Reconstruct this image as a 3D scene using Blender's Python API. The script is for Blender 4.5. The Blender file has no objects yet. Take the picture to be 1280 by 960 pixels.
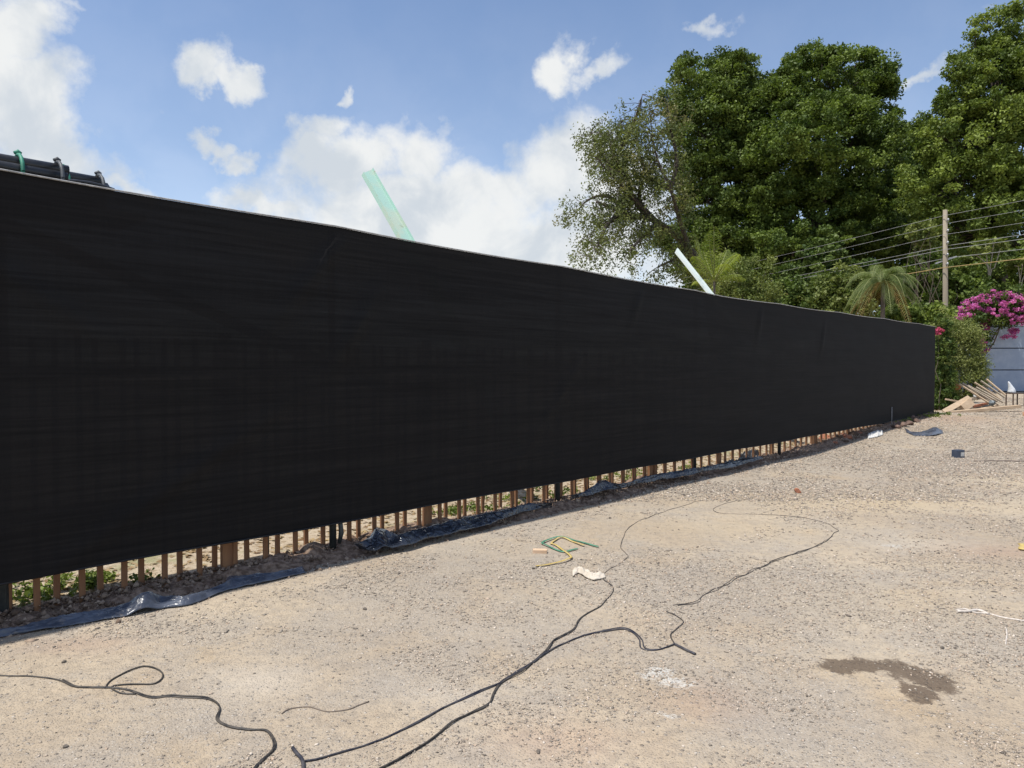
import bpy, math, random
import numpy as np
from mathutils import Vector

R = math.radians
random.seed(7)
rng = np.random.default_rng(11)
sc = bpy.context.scene
COL = sc.collection

# ------------------------------------------------------------------ camera
F = 890.0
PITCH = math.atan(20 / F)
H = 1.6
cam = bpy.data.cameras.new('camera')
cam.sensor_width = 36
cam.lens = 36 * F / 1280
cam.clip_start = 0.05
cam.clip_end = 3000
camo = bpy.data.objects.new('camera', cam)
COL.objects.link(camo)
camo.location = (0, 0, H)
camo.rotation_euler = (R(90) - PITCH, 0, 0)
sc.camera = camo


def ray(px, py):
    u = (px - 640) / F
    v = (480 - py) / F
    return u, math.cos(PITCH) + v * math.sin(PITCH), v * math.cos(PITCH) - math.sin(PITCH)


# ------------------------------------------------------------------ noise / ground
def vnoise(x, y, seed=0):
    x = np.asarray(x, float); y = np.asarray(y, float)
    xi = np.floor(x).astype(np.int64); yi = np.floor(y).astype(np.int64)
    xf = x - xi; yf = y - yi
    xf = xf * xf * (3 - 2 * xf); yf = yf * yf * (3 - 2 * yf)

    def h(a, b):
        n = (a * 374761393 + b * 668265263 + seed * 1442695041) & 0xffffffff
        n = ((n ^ (n >> 13)) * 1274126177) & 0xffffffff
        n = n ^ (n >> 16)
        return (n & 0xffff) / 65535.0
    return (h(xi, yi) * (1 - xf) + h(xi + 1, yi) * xf) * (1 - yf) + \
           (h(xi, yi + 1) * (1 - xf) + h(xi + 1, yi + 1) * xf) * yf


def fbm(x, y, o=4, seed=0):
    s = 0; a = 1; t = 0
    for i in range(o):
        s = s + a * vnoise(np.asarray(x) * 2 ** i, np.asarray(y) * 2 ** i, seed + i)
        t += a; a *= .5
    return s / t


def rise(y):
    y = np.asarray(y, float)
    t = np.clip((y - 12.5) / 8, 0, 1)
    return .29 * t * t * (3 - 2 * t) + .02 * np.clip(y - 20.5, 0, 11.5)


def gz(x, y):
    return rise(y) + .03 * (fbm(np.asarray(x) * .7, np.asarray(y) * .7, 3, 3) - .5) \
        + .014 * (fbm(np.asarray(x) * 5, np.asarray(y) * 5, 3, 9) - .5)


def gp(px, py, dz=0.0):
    """ground point seen at a photograph pixel"""
    u, w, v = ray(px, py)
    z = 0.0
    for _ in range(12):
        t = (H - z) / (-v)
        z = float(gz(u * t, w * t))
    return Vector((u * t, w * t, z + dz))


def at(px, py, Y):
    u, w, v = ray(px, py)
    t = Y / w
    return Vector((u * t, Y, H + v * t))


# fence line: X = -7.14 + .942 Y
FD = Vector((.942, 1, 0)).normalized()
FN = Vector((FD.y, -FD.x, 0))           # towards the camera


def fl(Y, off=0.0, z=0.0):
    p = Vector((-7.14 + .942 * Y, Y, 0)) + FN * off
    return Vector((p.x, p.y, z))


# ------------------------------------------------------------------ mesh helpers
def npmesh(name, verts, faces, attrs=None, smooth=False):
    verts = np.ascontiguousarray(verts, dtype=np.float32)
    faces = np.ascontiguousarray(faces, dtype=np.int32)
    me = bpy.data.meshes.new(name)
    nv, (nf, k) = len(verts), faces.shape
    me.vertices.add(nv); me.vertices.foreach_set('co', verts.ravel())
    me.loops.add(nf * k); me.loops.foreach_set('vertex_index', faces.ravel())
    me.polygons.add(nf)
    me.polygons.foreach_set('loop_start', np.arange(0, nf * k, k, dtype=np.int32))
    me.polygons.foreach_set('loop_total', np.full(nf, k, dtype=np.int32))
    if smooth:
        me.polygons.foreach_set('use_smooth', np.ones(nf, dtype=bool))
    me.update(calc_edges=True)
    for an, (dom, vals) in (attrs or {}).items():
        a = me.attributes.new(an, 'FLOAT', dom)
        a.data.foreach_set('value', np.ascontiguousarray(vals, dtype=np.float32))
    return me


def link(name, me, mat=None, parent=None):
    o = bpy.data.objects.new(name, me)
    COL.objects.link(o)
    if mat:
        me.materials.append(mat)
    if parent:
        o.parent = parent
    return o


def tag(o, label=None, cat=None, group=None, kind=None):
    if label: o['label'] = label
    if cat: o['category'] = cat
    if group: o['group'] = group
    if kind: o['kind'] = kind
    return o


def empty(name, loc, label, cat, group=None, rz=0):
    o = bpy.data.objects.new(name, None)
    COL.objects.link(o)
    o.location = loc
    o.rotation_euler = (0, 0, rz)
    o.empty_display_size = .2
    return tag(o, label, cat, group)


class MB:
    """collects polygons, builds one mesh; coordinates are local to the parent"""
    def __init__(self): self.v = []; self.f = []; self.s = []

    def add(self, vs, fs, sm=False):
        b = len(self.v)
        self.v += [tuple(v) for v in vs]
        self.f += [tuple(b + i for i in f) for f in fs]
        self.s += [sm] * len(fs)

    def bar(self, a, b, w, h, up=(0, 0, 1), taper=1.0, skew=0):
        """rectangular bar from a to b, width w across, height h along up"""
        a = Vector(a); b = Vector(b); d = (b - a).normalized()
        up = Vector(up)
        if abs(d.dot(up)) > .98: up = Vector((0, 1, 0))
        s = d.cross(up).normalized(); u = s.cross(d).normalized()
        vs = []
        for p, k in ((a, 1), (b, taper)):
            for i, j in ((-1, -1), (1, -1), (1, 1), (-1, 1)):
                vs.append(p + s * (i * w / 2 * k) + u * (j * h / 2 * k))
        self.add(vs, [(3, 2, 1, 0), (4, 5, 6, 7), (0, 1, 5, 4), (1, 2, 6, 5), (2, 3, 7, 6), (3, 0, 4, 7)])
        return self

    def box(self, x0, x1, y0, y1, z0, z1):
        self.bar(((x0 + x1) / 2, (y0 + y1) / 2, z0), ((x0 + x1) / 2, (y0 + y1) / 2, z1), x1 - x0, y1 - y0, (0, 1, 0))
        return self

    def tube(self, pts, r, n=8, cap=True):
        pts = [Vector(p) for p in pts]
        rs = r if isinstance(r, (list, tuple, np.ndarray)) else [r] * len(pts)
        vs = []; fs = []
        ref = None
        for i, p in enumerate(pts):
            d = (pts[min(i + 1, len(pts) - 1)] - pts[max(i - 1, 0)])
            d = d.normalized() if d.length > 1e-9 else Vector((0, 0, 1))
            if ref is None:
                ref = Vector((0, 0, 1)) if abs(d.z) < .9 else Vector((1, 0, 0))
            s = d.cross(ref)
            if s.length < 1e-4: s = d.cross(Vector((0, 1, .3)))
            s.normalize(); u = s.cross(d).normalized(); ref = u
            for k in range(n):
                a = 2 * math.pi * k / n
                vs.append(p + (s * math.cos(a) + u * math.sin(a)) * rs[i])
        m = len(pts)
        for i in range(m - 1):
            for k in range(n):
                fs.append((i * n + k, i * n + (k + 1) % n, (i + 1) * n + (k + 1) % n, (i + 1) * n + k))
        self.add(vs, fs, True)
        if cap:
            b = len(self.v) - len(vs)
            self.f.append(tuple(b + k for k in reversed(range(n)))); self.s.append(False)
            self.f.append(tuple(b + (m - 1) * n + k for k in range(n))); self.s.append(False)
        return self

    def build(self, name, mat, parent=None, bevel=0, loc=None):
        me = bpy.data.meshes.new(name)
        me.from_pydata(self.v, [], self.f)
        me.polygons.foreach_set('use_smooth', self.s)
        me.update()
        o = link(name, me, mat, parent)
        if loc is not None: o.location = loc
        if bevel:
            md = o.modifiers.new('bevel', 'BEVEL'); md.width = bevel; md.segments = 2; md.limit_method = 'ANGLE'
        return o


def smooth_path(pts, step=.03, jit=0.0, seed=0):
    """Catmull-Rom resample"""
    P = [Vector(p) for p in pts]
    P = [P[0] * 2 - P[1]] + P + [P[-1] * 2 - P[-2]]
    out = []
    for i in range(1, len(P) - 2):
        a, b, c, d = P[i - 1:i + 3]
        n = max(2, int((c - b).length / step))
        for k in range(n):
            t = k / n
            out.append(.5 * ((2 * b) + (c - a) * t + (2 * a - 5 * b + 4 * c - d) * t * t + (3 * b - a - 3 * c + d) * t ** 3))
    out.append(P[-2])
    if jit:
        for i, p in enumerate(out):
            s = i * step
            p.x += jit * (float(vnoise(s * 6, 1.5, seed)) - .5) * 2
            p.y += jit * (float(vnoise(s * 6, 7.5, seed + 5)) - .5) * 2
    return out


# ------------------------------------------------------------------ materials
class NT:
    def __init__(self, tree):
        self.t = tree; self.N = tree.nodes; self.L = tree.links

    def set(self, sock, v):
        if isinstance(v, bpy.types.NodeSocket): self.L.new(v, sock)
        elif v is not None:
            if isinstance(v, (tuple, list)) and len(v) == 3 and sock.type == 'RGBA': v = (*v, 1)
            sock.default_value = v

    def n(self, ty, props=None, **ins):
        nd = self.N.new(ty)
        for k, v in (props or {}).items(): setattr(nd, k, v)
        for k, v in ins.items():
            k2 = k.replace('_', ' ')
            if k[0] == 'i' and k[1:].isdigit(): s = nd.inputs[int(k[1:])]
            else: s = nd.inputs[k2]
            self.set(s, v)
        return nd

    def math(self, op, a, b=None, c=None, clamp=False):
        nd = self.N.new('ShaderNodeMath'); nd.operation = op; nd.use_clamp = clamp
        for i, v in enumerate((a, b, c)):
            if v is not None: self.set(nd.inputs[i], v)
        return nd.outputs[0]

    def vmath(self, op, a, b=None):
        nd = self.N.new('ShaderNodeVectorMath'); nd.operation = op
        self.set(nd.inputs[0], a)
        if b is not None: self.set(nd.inputs[1], b)
        return nd

    def mix(self, f, a, b, mode='MIX'):
        nd = self.N.new('ShaderNodeMix'); nd.data_type = 'RGBA'; nd.blend_type = mode
        self.set(nd.inputs[0], f); self.set(nd.inputs[6], a); self.set(nd.inputs[7], b)
        return nd.outputs[2]

    def noise(self, vec, scale, detail=4, rough=.55, dist=0.0):
        nd = self.n('ShaderNodeTexNoise', Vector=vec, Scale=float(scale), Detail=float(detail), Roughness=rough, Distortion=dist)
        return nd.outputs[0]

    def ramp(self, f, lo, hi):
        nd = self.n('ShaderNodeMapRange', Value=f, From_Min=lo, From_Max=hi, To_Min=0.0, To_Max=1.0)
        return nd.outputs[0]

    def smooth(self, f, lo, hi):
        nd = self.n('ShaderNodeMapRange', {'interpolation_type': 'SMOOTHSTEP'}, Value=f, From_Min=lo, From_Max=hi, To_Min=0.0, To_Max=1.0)
        return nd.outputs[0]

    def bump(self, h, strength=.5, dist=.01, normal=None):
        nd = self.n('ShaderNodeBump', Height=h, Strength=strength, Distance=dist)
        if normal is not None: self.set(nd.inputs['Normal'], normal)
        return nd.outputs[0]


def mat(name):
    m = bpy.data.materials.new(name); m.use_nodes = True
    nt = NT(m.node_tree); b = nt.N['Principled BSDF']
    return m, nt, b


def simple(name, c1, c2=None, scale=8, rough=.7, metal=0.0, bump=.0, bscale=40, spec=.5, stretch=None):
    m, nt, b = mat(name)
    tc = nt.n('ShaderNodeTexCoord').outputs['Object']
    v = tc
    if stretch:
        v = nt.n('ShaderNodeMapping', Vector=tc, Scale=stretch).outputs[0]
    f = nt.smooth(nt.noise(v, scale, 5, .6), .35, .65)
    nt.set(b.inputs['Base Color'], nt.mix(f, c1, c2 or tuple(x * .75 for x in c1)))
    b.inputs['Roughness'].default_value = rough
    b.inputs['Metallic'].default_value = metal
    b.inputs['Specular IOR Level'].default_value = spec
    if bump:
        nt.set(b.inputs['Normal'], nt.bump(nt.noise(v, bscale, 5, .6), bump, .01))
    return m


def leafmat(name, dark, light, trans=.27, dry=None):
    m, nt, b = mat(name)
    a = nt.n('ShaderNodeAttribute', {'attribute_name': 'tone'}).outputs['Fac']
    c = nt.mix(nt.ramp(a, 0.0, 1.0), dark, light)
    if dry:
        pos = nt.n('ShaderNodeNewGeometry').outputs['Position']
        c = nt.mix(nt.smooth(nt.noise(pos, .45, 3), .52, .72), c, dry)
    nt.set(b.inputs['Base Color'], c)
    b.inputs['Roughness'].default_value = .55
    b.inputs['Specular IOR Level'].default_value = .25
    tr = nt.n('ShaderNodeBsdfTranslucent', Color=nt.mix(1.0, c, (1.0, 1.1, .55), 'MULTIPLY'))
    mx = nt.n('ShaderNodeMixShader', i0=trans, i1=b.outputs[0], i2=tr.outputs[0])
    nt.L.new(mx.outputs[0], nt.N['Material Output'].inputs[0])
    return m


def blob_field(nt, X, Y, blobs):
    """sum of gaussian ellipses; blobs: (x, y, rx, ry, angle, weight)"""
    acc = None
    for (cx, cy, rx, ry, an, w) in blobs:
        dx = nt.math('SUBTRACT', X, cx); dy = nt.math('SUBTRACT', Y, cy)
        ca, sa = math.cos(an), math.sin(an)
        a = nt.math('MULTIPLY_ADD', dx, ca / rx, nt.math('MULTIPLY', dy, sa / rx))
        b = nt.math('MULTIPLY_ADD', dx, -sa / ry, nt.math('MULTIPLY', dy, ca / ry))
        q = nt.math('MULTIPLY_ADD', a, a, nt.math('MULTIPLY', b, b))
        e = nt.math('MULTIPLY', nt.math('EXPONENT', nt.math('MULTIPLY', q, -1.0)), w)
        acc = e if acc is None else nt.math('MAXIMUM', acc, e)
    return acc


# ------------------------------------------------------------------ sky & sun
S = Vector((-.322, -.206, .924)).normalized()
EL = math.asin(S.z); AZ = math.atan2(S.x, S.y)
world = bpy.data.worlds.new('World'); sc.world = world; world.use_nodes = True
nt = NT(world.node_tree)
for n_ in list(nt.N): nt.N.remove(n_)
sky = nt.n('ShaderNodeTexSky', {'sky_type': 'NISHITA', 'sun_disc': False, 'sun_elevation': EL, 'sun_rotation': AZ % (2 * math.pi),
                                'altitude': 1600, 'air_density': 1.0, 'dust_density': 1.8, 'ozone_density': 1.3})
bg1 = nt.n('ShaderNodeBackground', Color=sky.outputs[0], Strength=.138)
d = nt.n('ShaderNodeTexCoord').outputs['Generated']
sx = nt.n('ShaderNodeSeparateXYZ', Vector=d)
az = nt.math('MULTIPLY', nt.math('ARCTAN2', sx.outputs[0], sx.outputs[1]), 57.2958)
el = nt.math('MULTIPLY', nt.math('ARCSINE', sx.outputs[2]), 57.2958)


def azel(px, py):
    u, w, v = ray(px, py)
    return math.degrees(math.atan2(u, w)), math.degrees(math.atan2(v, math.hypot(u, w)))


clouds = []
for (px, py, rx, ry, an, w) in [
    (10, 40, 75, 90, 0, 1.15), (40, 130, 100, 90, 0, 1.15), (60, 190, 130, 55, -8, 1.1), (-60, 100, 110, 160, 0, 1.15),
    (150, 228, 70, 18, -12, .8),
    (258, 82, 44, 38, 0, 1.1), (300, 98, 46, 28, -15, 1.05), (275, 105, 30, 24, 0, .9),
    (262, 170, 34, 24, -30, .9), (280, 188, 26, 20, -40, .8), (298, 204, 22, 20, -40, .8),
    (205, 130, 22, 10, -30, .42), (423, 119, 22, 11, 0, .75), (70, 8, 34, 14, -20, .6),
    (395, 165, 40, 34, 0, .95), (425, 210, 100, 50, 0, 1.15), (520, 200, 70, 48, 0, 1.0), (480, 270, 190, 70, 0, 1.15), (560, 300, 240, 70, 0, 1.1), (650, 320, 200, 60, 0, 1.1),
    (600, 255, 120, 55, 0, 1.05), (700, 215, 95, 70, 15, 1.15), (720, 300, 150, 50, 0, 1.0), (790, 260, 110, 90, 0, 1.0),
    (545, 160, 34, 26, 60, .62), (330, 262, 90, 24, -10, .9), (400, 300, 160, 40, 0, 1.0), (900, 330, 160, 60, 0, .9),
    (702, 85, 32, 42, 20, 1.05), (748, 86, 36, 22, 20, .85), (885, 25, 34, 14, 5, .66), (1160, 98, 46, 16, 25, .8),
    (1102, 82, 12, 20, -30, .5), (1262, 5, 36, 12, 0, .5), (600, 45, 20, 8, 0, .35), (1090, 200, 60, 60, 0, .7),
]:
    a, e = azel(px, py)
    ax, _ = azel(px + 5, py); _, ey = azel(px, py - 5)
    kx = (ax - a) / 5; ky = (ey - e) / 5
    clouds.append((a, e, rx * kx, ry * ky, R(an), w))
# a ragged sky also away from the photographed part
for (a, e, rx, ry, w) in [(70, 25, 22, 9, 1), (110, 40, 18, 10, .9), (-75, 30, 25, 16, 1.1), (-120, 22, 26, 10, 1), (170, 30, 24, 9, 1),
                          (140, 15, 30, 7, 1), (-160, 50, 22, 10, .8), (20, 60, 14, 8, .8), (-40, 62, 18, 8, .9)]:
    clouds.append((a, e, rx, ry, 0, w))
comb = nt.n('ShaderNodeCombineXYZ', X=az, Y=el).outputs[0]
nz = nt.n('ShaderNodeTexNoise', Vector=d, Scale=9.0, Detail=7.0, Roughness=.62, Distortion=.35).outputs[0]
wx = nt.n('ShaderNodeTexNoise', Vector=d, Scale=7.0, Detail=3.0, Roughness=.5)
wsep = nt.n('ShaderNodeSeparateColor', Color=wx.outputs[1])
wx2 = nt.n('ShaderNodeTexNoise', Vector=d, Scale=26.0, Detail=5.0, Roughness=.6)
wsep2 = nt.n('ShaderNodeSeparateColor', Color=wx2.outputs[1])
az = nt.math('MULTIPLY_ADD', nt.math('SUBTRACT', wsep2.outputs[0], .5), 4.0, az)
el = nt.math('MULTIPLY_ADD', nt.math('SUBTRACT', wsep2.outputs[1], .5), 3.4, el)
azw = nt.math('MULTIPLY_ADD', nt.math('SUBTRACT', wsep.outputs[0], .5), 7.0, az)
elw = nt.math('MULTIPLY_ADD', nt.math('SUBTRACT', wsep.outputs[1], .5), 5.0, el)
fld = blob_field(nt, azw, elw, clouds)
nfine = nt.noise(d, 30.0, 6, .6)
fld2 = nt.math('ADD', fld, nt.math('MULTIPLY', nt.math('SUBTRACT', nz, .5), .95))
fld2 = nt.math('ADD', fld2, nt.math('MULTIPLY', nt.math('SUBTRACT', nfine, .5), .5))
alpha = nt.smooth(fld2, .22, .92)
# faint haze of cirrus
cir = nt.math('MULTIPLY', nt.smooth(nt.noise(nt.n('ShaderNodeMapping', Vector=d, Scale=(3, 3, 9)).outputs[0], 2.5, 6, .6), .5, .8), .12)
alpha = nt.math('MAXIMUM', alpha, cir)
veil = nt.math('MULTIPLY', nt.smooth(el, 34.0, 2.0), .30)
alpha = nt.math('MAXIMUM', alpha, veil)
shade = nt.smooth(nt.noise(nt.n('ShaderNodeMapping', Vector=d, Location=(.1, .2, .03)).outputs[0], 11.0, 6, .55, .3), .36, .62)
ccol = nt.mix(shade, (.64, .69, .74), (.88, .89, .88))
bg2 = nt.n('ShaderNodeBackground', Color=ccol, Strength=.76)
mxs = nt.n('ShaderNodeMixShader', i0=nt.math('MULTIPLY', alpha, .96), i1=bg1.outputs[0], i2=bg2.outputs[0])
wo = nt.n('ShaderNodeOutputWorld'); nt.L.new(mxs.outputs[0], wo.inputs[0])
world.cycles.sampling_method = 'MANUAL'; world.cycles.sample_map_resolution = 512

sun = bpy.data.lights.new('sun', 'SUN'); sun.energy = 4.0; sun.angle = R(.5); sun.color = (1, .955, .88)
suno = bpy.data.objects.new('sun', sun); COL.objects.link(suno)
suno.rotation_euler = S.to_track_quat('Z', 'Y').to_euler()
suno.location = (-5, -5, 20)
sc.view_settings.view_transform = 'Standard'; sc.view_settings.look = 'None'
sc.view_settings.exposure = 0.42; sc.view_settings.gamma = 1

# ------------------------------------------------------------------ ground sheet
def seg(a, b, s): return list(np.arange(a, b, s))


gx = seg(-600, -60, 60) + seg(-60, -12, 4) + seg(-12, -5, .5) + seg(-5, 9, .06) + seg(9, 26, .25) + seg(26, 70, 4) + seg(70, 660, 60)
gy = seg(-200, -20, 30) + seg(-20, -2, 2) + seg(-2, 1.5, .3) + seg(1.5, 10, .05) + seg(10, 26, .15) + seg(26, 60, 1.5) + seg(60, 100, 8) + seg(100, 1000, 80)
GX, GY = np.meshgrid(np.array(gx), np.array(gy))
GZ = gz(GX, GY)
nx, ny = len(gx), len(gy)
vv = np.stack([GX.ravel(), GY.ravel(), GZ.ravel()], 1)
ii, jj = np.meshgrid(np.arange(nx - 1), np.arange(ny - 1))
a0 = (jj * nx + ii).ravel()
ff = np.stack([a0, a0 + 1, a0 + nx + 1, a0 + nx], 1)


def gblob(px, py, rx, ry, w=1.0, an=0):
    p = gp(px, py)
    k = p.y / F
    return (p.x, p.y, rx * k, ry * p.y * p.y / (H * F), an, w)


GRAV = [gblob(*a_) for a_ in ((1130, 575, 200, 22), (880, 600, 140, 14), (870, 730, 110, 45), (580, 740, 130, 50), (420, 790, 100, 30), (640, 720, 90, 26), (1210, 790, 80, 40),
                              (1010, 735, 110, 26), (960, 870, 90, 40), (250, 790, 80, 20), (700, 800, 60, 30), (540, 830, 70, 30))]
m_ground, nt, b = mat('dusty_gravel_ground')
pos = nt.n('ShaderNodeNewGeometry').outputs['Position']
sp = nt.n('ShaderNodeSeparateXYZ', Vector=pos)
X, Y = sp.outputs[0], sp.outputs[1]
n1 = nt.noise(pos, .55, 5, .6)
n2 = nt.noise(pos, 2.3, 6, .65)
n3 = nt.noise(pos, 14, 5, .7)
n4 = nt.noise(pos, 75, 3, .7)
base = nt.mix(nt.smooth(n1, .36, .64), (.385, .312, .228), (.47, .39, .288))
base = nt.mix(nt.math('MULTIPLY', nt.smooth(n2, .45, .7), .55), base, (.33, .29, .245))
base = nt.mix(nt.math('MULTIPLY', nt.smooth(nt.noise(pos, .9, 4, .6, .4), .55, .74), .5), base, (.42, .30, .17))
base = nt.mix(nt.math('MULTIPLY', nt.smooth(n3, .42, .68), .45), base, (.22, .185, .15))
gsp = blob_field(nt, X, Y, GRAV)
gravelmask = nt.smooth(nt.math('ADD', nt.noise(pos, 1.1, 5, .65, .3), nt.math('MULTIPLY', gsp, .22)), .44, .66)
base = nt.mix(nt.math('MULTIPLY', gravelmask, .45), base, (.30, .27, .235))
# embedded small stones
vor = nt.n('ShaderNodeTexVoronoi', Vector=pos, Scale=95.0, Randomness=1.0)
vcol = nt.n('ShaderNodeSeparateColor', Color=vor.outputs['Color'])
stonec = nt.mix(vcol.outputs[0], (.15, .13, .112), (.58, .53, .46))
st_m = nt.math('MULTIPLY', nt.smooth(vor.outputs['Distance'], .5, .25), nt.math('GREATER_THAN', vcol.outputs[1], .45))
base = nt.mix(nt.math('MULTIPLY', nt.math('MULTIPLY', st_m, .95), nt.math('MULTIPLY_ADD', gravelmask, .7, .3)), base, stonec)
vor2 = nt.n('ShaderNodeTexVoronoi', Vector=pos, Scale=38.0, Randomness=1.0)
vc2 = nt.n('ShaderNodeSeparateColor', Color=vor2.outputs['Color'])
st2 = nt.math('MULTIPLY', nt.smooth(vor2.outputs['Distance'], .42, .2), nt.math('GREATER_THAN', vc2.outputs[1], .74))
base = nt.mix(nt.math('MULTIPLY', st2, .8), base, nt.mix(vc2.outputs[0], (.17, .145, .125), (.55, .49, .42)))
# pale dust, sand, reddish soil, wet stain, spilt white powder
warp = nt.n('ShaderNodeTexNoise', Vector=pos, Scale=5.0, Detail=5.0, Roughness=.65)
ws = nt.n('ShaderNodeSeparateColor', Color=warp.outputs[1])
Xw = nt.math('MULTIPLY_ADD', nt.math('SUBTRACT', ws.outputs[0], .5), .28, X)
Yw = nt.math('MULTIPLY_ADD', nt.math('SUBTRACT', ws.outputs[1], .5), .28, Y)
sand = blob_field(nt, Xw, Yw, [gblob(1120, 628, 190, 12), gblob(920, 660, 120, 12, .6), gblob(1270, 600, 80, 10, .8), gblob(1150, 760, 120, 30, .4)])
base = nt.mix(nt.math('MULTIPLY', sand, .6), base, (.47, .375, .25))
red = blob_field(nt, Xw, Yw, [gblob(1250, 690, 70, 10, .7), gblob(700, 930, 90, 30, .6), gblob(880, 875, 60, 25, .5), gblob(1170, 522, 60, 6, .9),
                              gblob(100, 805, 70, 12, .55)])
base = nt.mix(nt.math('MULTIPLY', red, .45), base, (.36, .215, .15))
dust = blob_field(nt, Xw, Yw, [gblob(330, 850, 60, 22, .9), gblob(290, 845, 30, 12, .6), gblob(1150, 680, 60, 12, .6), gblob(560, 870, 60, 10, .4)])
base = nt.mix(nt.math('MULTIPLY', dust, .55), base, (.50, .45, .38))
powd = blob_field(nt, Xw, Yw, [gblob(818, 840, 24, 9), gblob(840, 853, 28, 8), gblob(862, 858, 18, 6, .9), gblob(835, 895, 20, 7, .8), gblob(700, 905, 20, 6, .5),
                               gblob(1115, 682, 25, 4, .7)])
pm = nt.smooth(nt.math('ADD', powd, nt.math('MULTIPLY', nt.math('SUBTRACT', n4, .5), 1.8)), .45, 1.0)
base = nt.mix(nt.math('MULTIPLY', pm, .7), base, (.56, .56, .53))
wet = blob_field(nt, Xw, Yw, [gblob(1052, 832, 30, 9, 1), gblob(1090, 834, 34, 11), gblob(1125, 838, 34, 15), gblob(1165, 850, 34, 15, 1), gblob(1150, 866, 24, 14)])
wm = nt.smooth(nt.math('ADD', wet, nt.math('ADD', nt.math('MULTIPLY', nt.math('SUBTRACT', n3, .5), 1.1), nt.math('MULTIPLY', nt.math('SUBTRACT', n4, .5), .7))), .30, .62)
base = nt.mix(nt.math('MULTIPLY', wm, .86), base, nt.mix(n4, (.075, .05, .032), (.15, .112, .08)))
# leaf-littered soil beyond the fence (side of the line away from the camera)
side = nt.math('SUBTRACT', nt.math('MULTIPLY_ADD', Y, .942, -7.14), X)
beh = nt.smooth(side, .1, .8)
litter = nt.mix(nt.smooth(nt.noise(pos, 9, 6, .75), .45, .62), (.44, .36, .26), (.27, .20, .12))
litter = nt.mix(nt.math('MULTIPLY', nt.smooth(nt.noise(pos, 1.4, 5, .7), .52, .66), .6), litter, (.17, .20, .07))
base = nt.mix(nt.math('MULTIPLY', beh, .85), base, litter)
nt.set(b.inputs['Base Color'], base)
b.inputs['Specular IOR Level'].default_value = .2
nt.set(b.inputs['Roughness'], nt.math('MULTIPLY_ADD', wm, -.25, .95))
hgt = nt.math('ADD', nt.math('MULTIPLY', n3, .5), nt.math('MULTIPLY', n4, .28))
hgt = nt.math('ADD', hgt, nt.math('MULTIPLY', nt.smooth(vor.outputs['Distance'], .55, .1), .16))
hgt = nt.math('ADD', hgt, nt.math('MULTIPLY', st2, .35))
hgt = nt.math('ADD', hgt, nt.math('MULTIPLY', nt.noise(pos, 6.0, 4, .6, .5), .9))
nt.set(b.inputs['Normal'], nt.bump(hgt, .9, .022))
g = link('ground', npmesh('ground', vv, ff, smooth=True), m_ground); tag(g, kind='structure')

# ------------------------------------------------------------------ loose gravel (stuff)
m_stone, nt, b = mat('gravel_stone')
a = nt.n('ShaderNodeAttribute', {'attribute_name': 'tone'}).outputs['Fac']
cr = nt.n('ShaderNodeValToRGB', Fac=a)
e = cr.color_ramp.elements
e[0].position = 0; e[0].color = (.10, .082, .068, 1); e[1].position = 1; e[1].color = (.66, .60, .52, 1)
for p_, c_ in ((.25, (.22, .185, .15, 1)), (.6, (.36, .31, .25, 1)), (.8, (.44, .33, .24, 1))):
    el_ = e.new(p_); el_.color = c_
nt.set(b.inputs['Base Color'], cr.outputs[0]); b.inputs['Roughness'].default_value = .85


def stones(name, P, size, tone, mt, flat=.55):
    n = len(P)
    base_ = np.array([[1, 0, 0], [0, 1, 0], [-1, 0, 0], [0, -1, 0], [.1, .1, 1], [0, 0, -1]], float)
    fc = np.array([[0, 1, 4], [1, 2, 4], [2, 3, 4], [3, 0, 4], [1, 0, 5], [2, 1, 5], [3, 2, 5], [0, 3, 5]])
    V = base_[None] * (1 + rng.uniform(-.4, .35, (n, 6, 1))) + rng.uniform(-.25, .25, (n, 6, 3))
    V = V * (size[:, None, None] * np.stack([rng.uniform(.7, 1.3, n), rng.uniform(.6, 1, n), np.full(n, flat)], 1)[:, None, :])
    an = rng.uniform(0, 2 * np.pi, n); c, s = np.cos(an)[:, None], np.sin(an)[:, None]
    x = V[..., 0] * c - V[..., 1] * s; y = V[..., 0] * s + V[..., 1] * c
    V = np.stack([x, y, V[..., 2]], 2) + P[:, None, :]
    Fc = (fc[None] + (np.arange(n) * 6)[:, None, None]).reshape(-1, 3)
    return link(name, npmesh(name, V.reshape(-1, 3), Fc, {'tone': ('FACE', np.repeat(tone, 8))}), mt)


def scatter(n, y0, y1, smin, smax, pw, seed, dens=True):
    r = np.random.default_rng(seed)
    yy = y0 + (y1 - y0) * r.uniform(0, 1, n) ** 1.3
    xx = r.uniform(-.85, .85, n) * yy * 1.0 + r.uniform(-1, 1, n) * .5
    k = fbm(xx * 1.2, yy * 1.2, 3, 21) if dens else np.ones(n)
    keep = (k > r.uniform(.28, .62, n)) & (xx > -7.0 + .942 * yy)
    xx, yy = xx[keep], yy[keep]
    sz = smin * (smax / smin) ** (r.uniform(0, 1, len(xx)) ** pw)
    return xx, yy, sz


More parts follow.
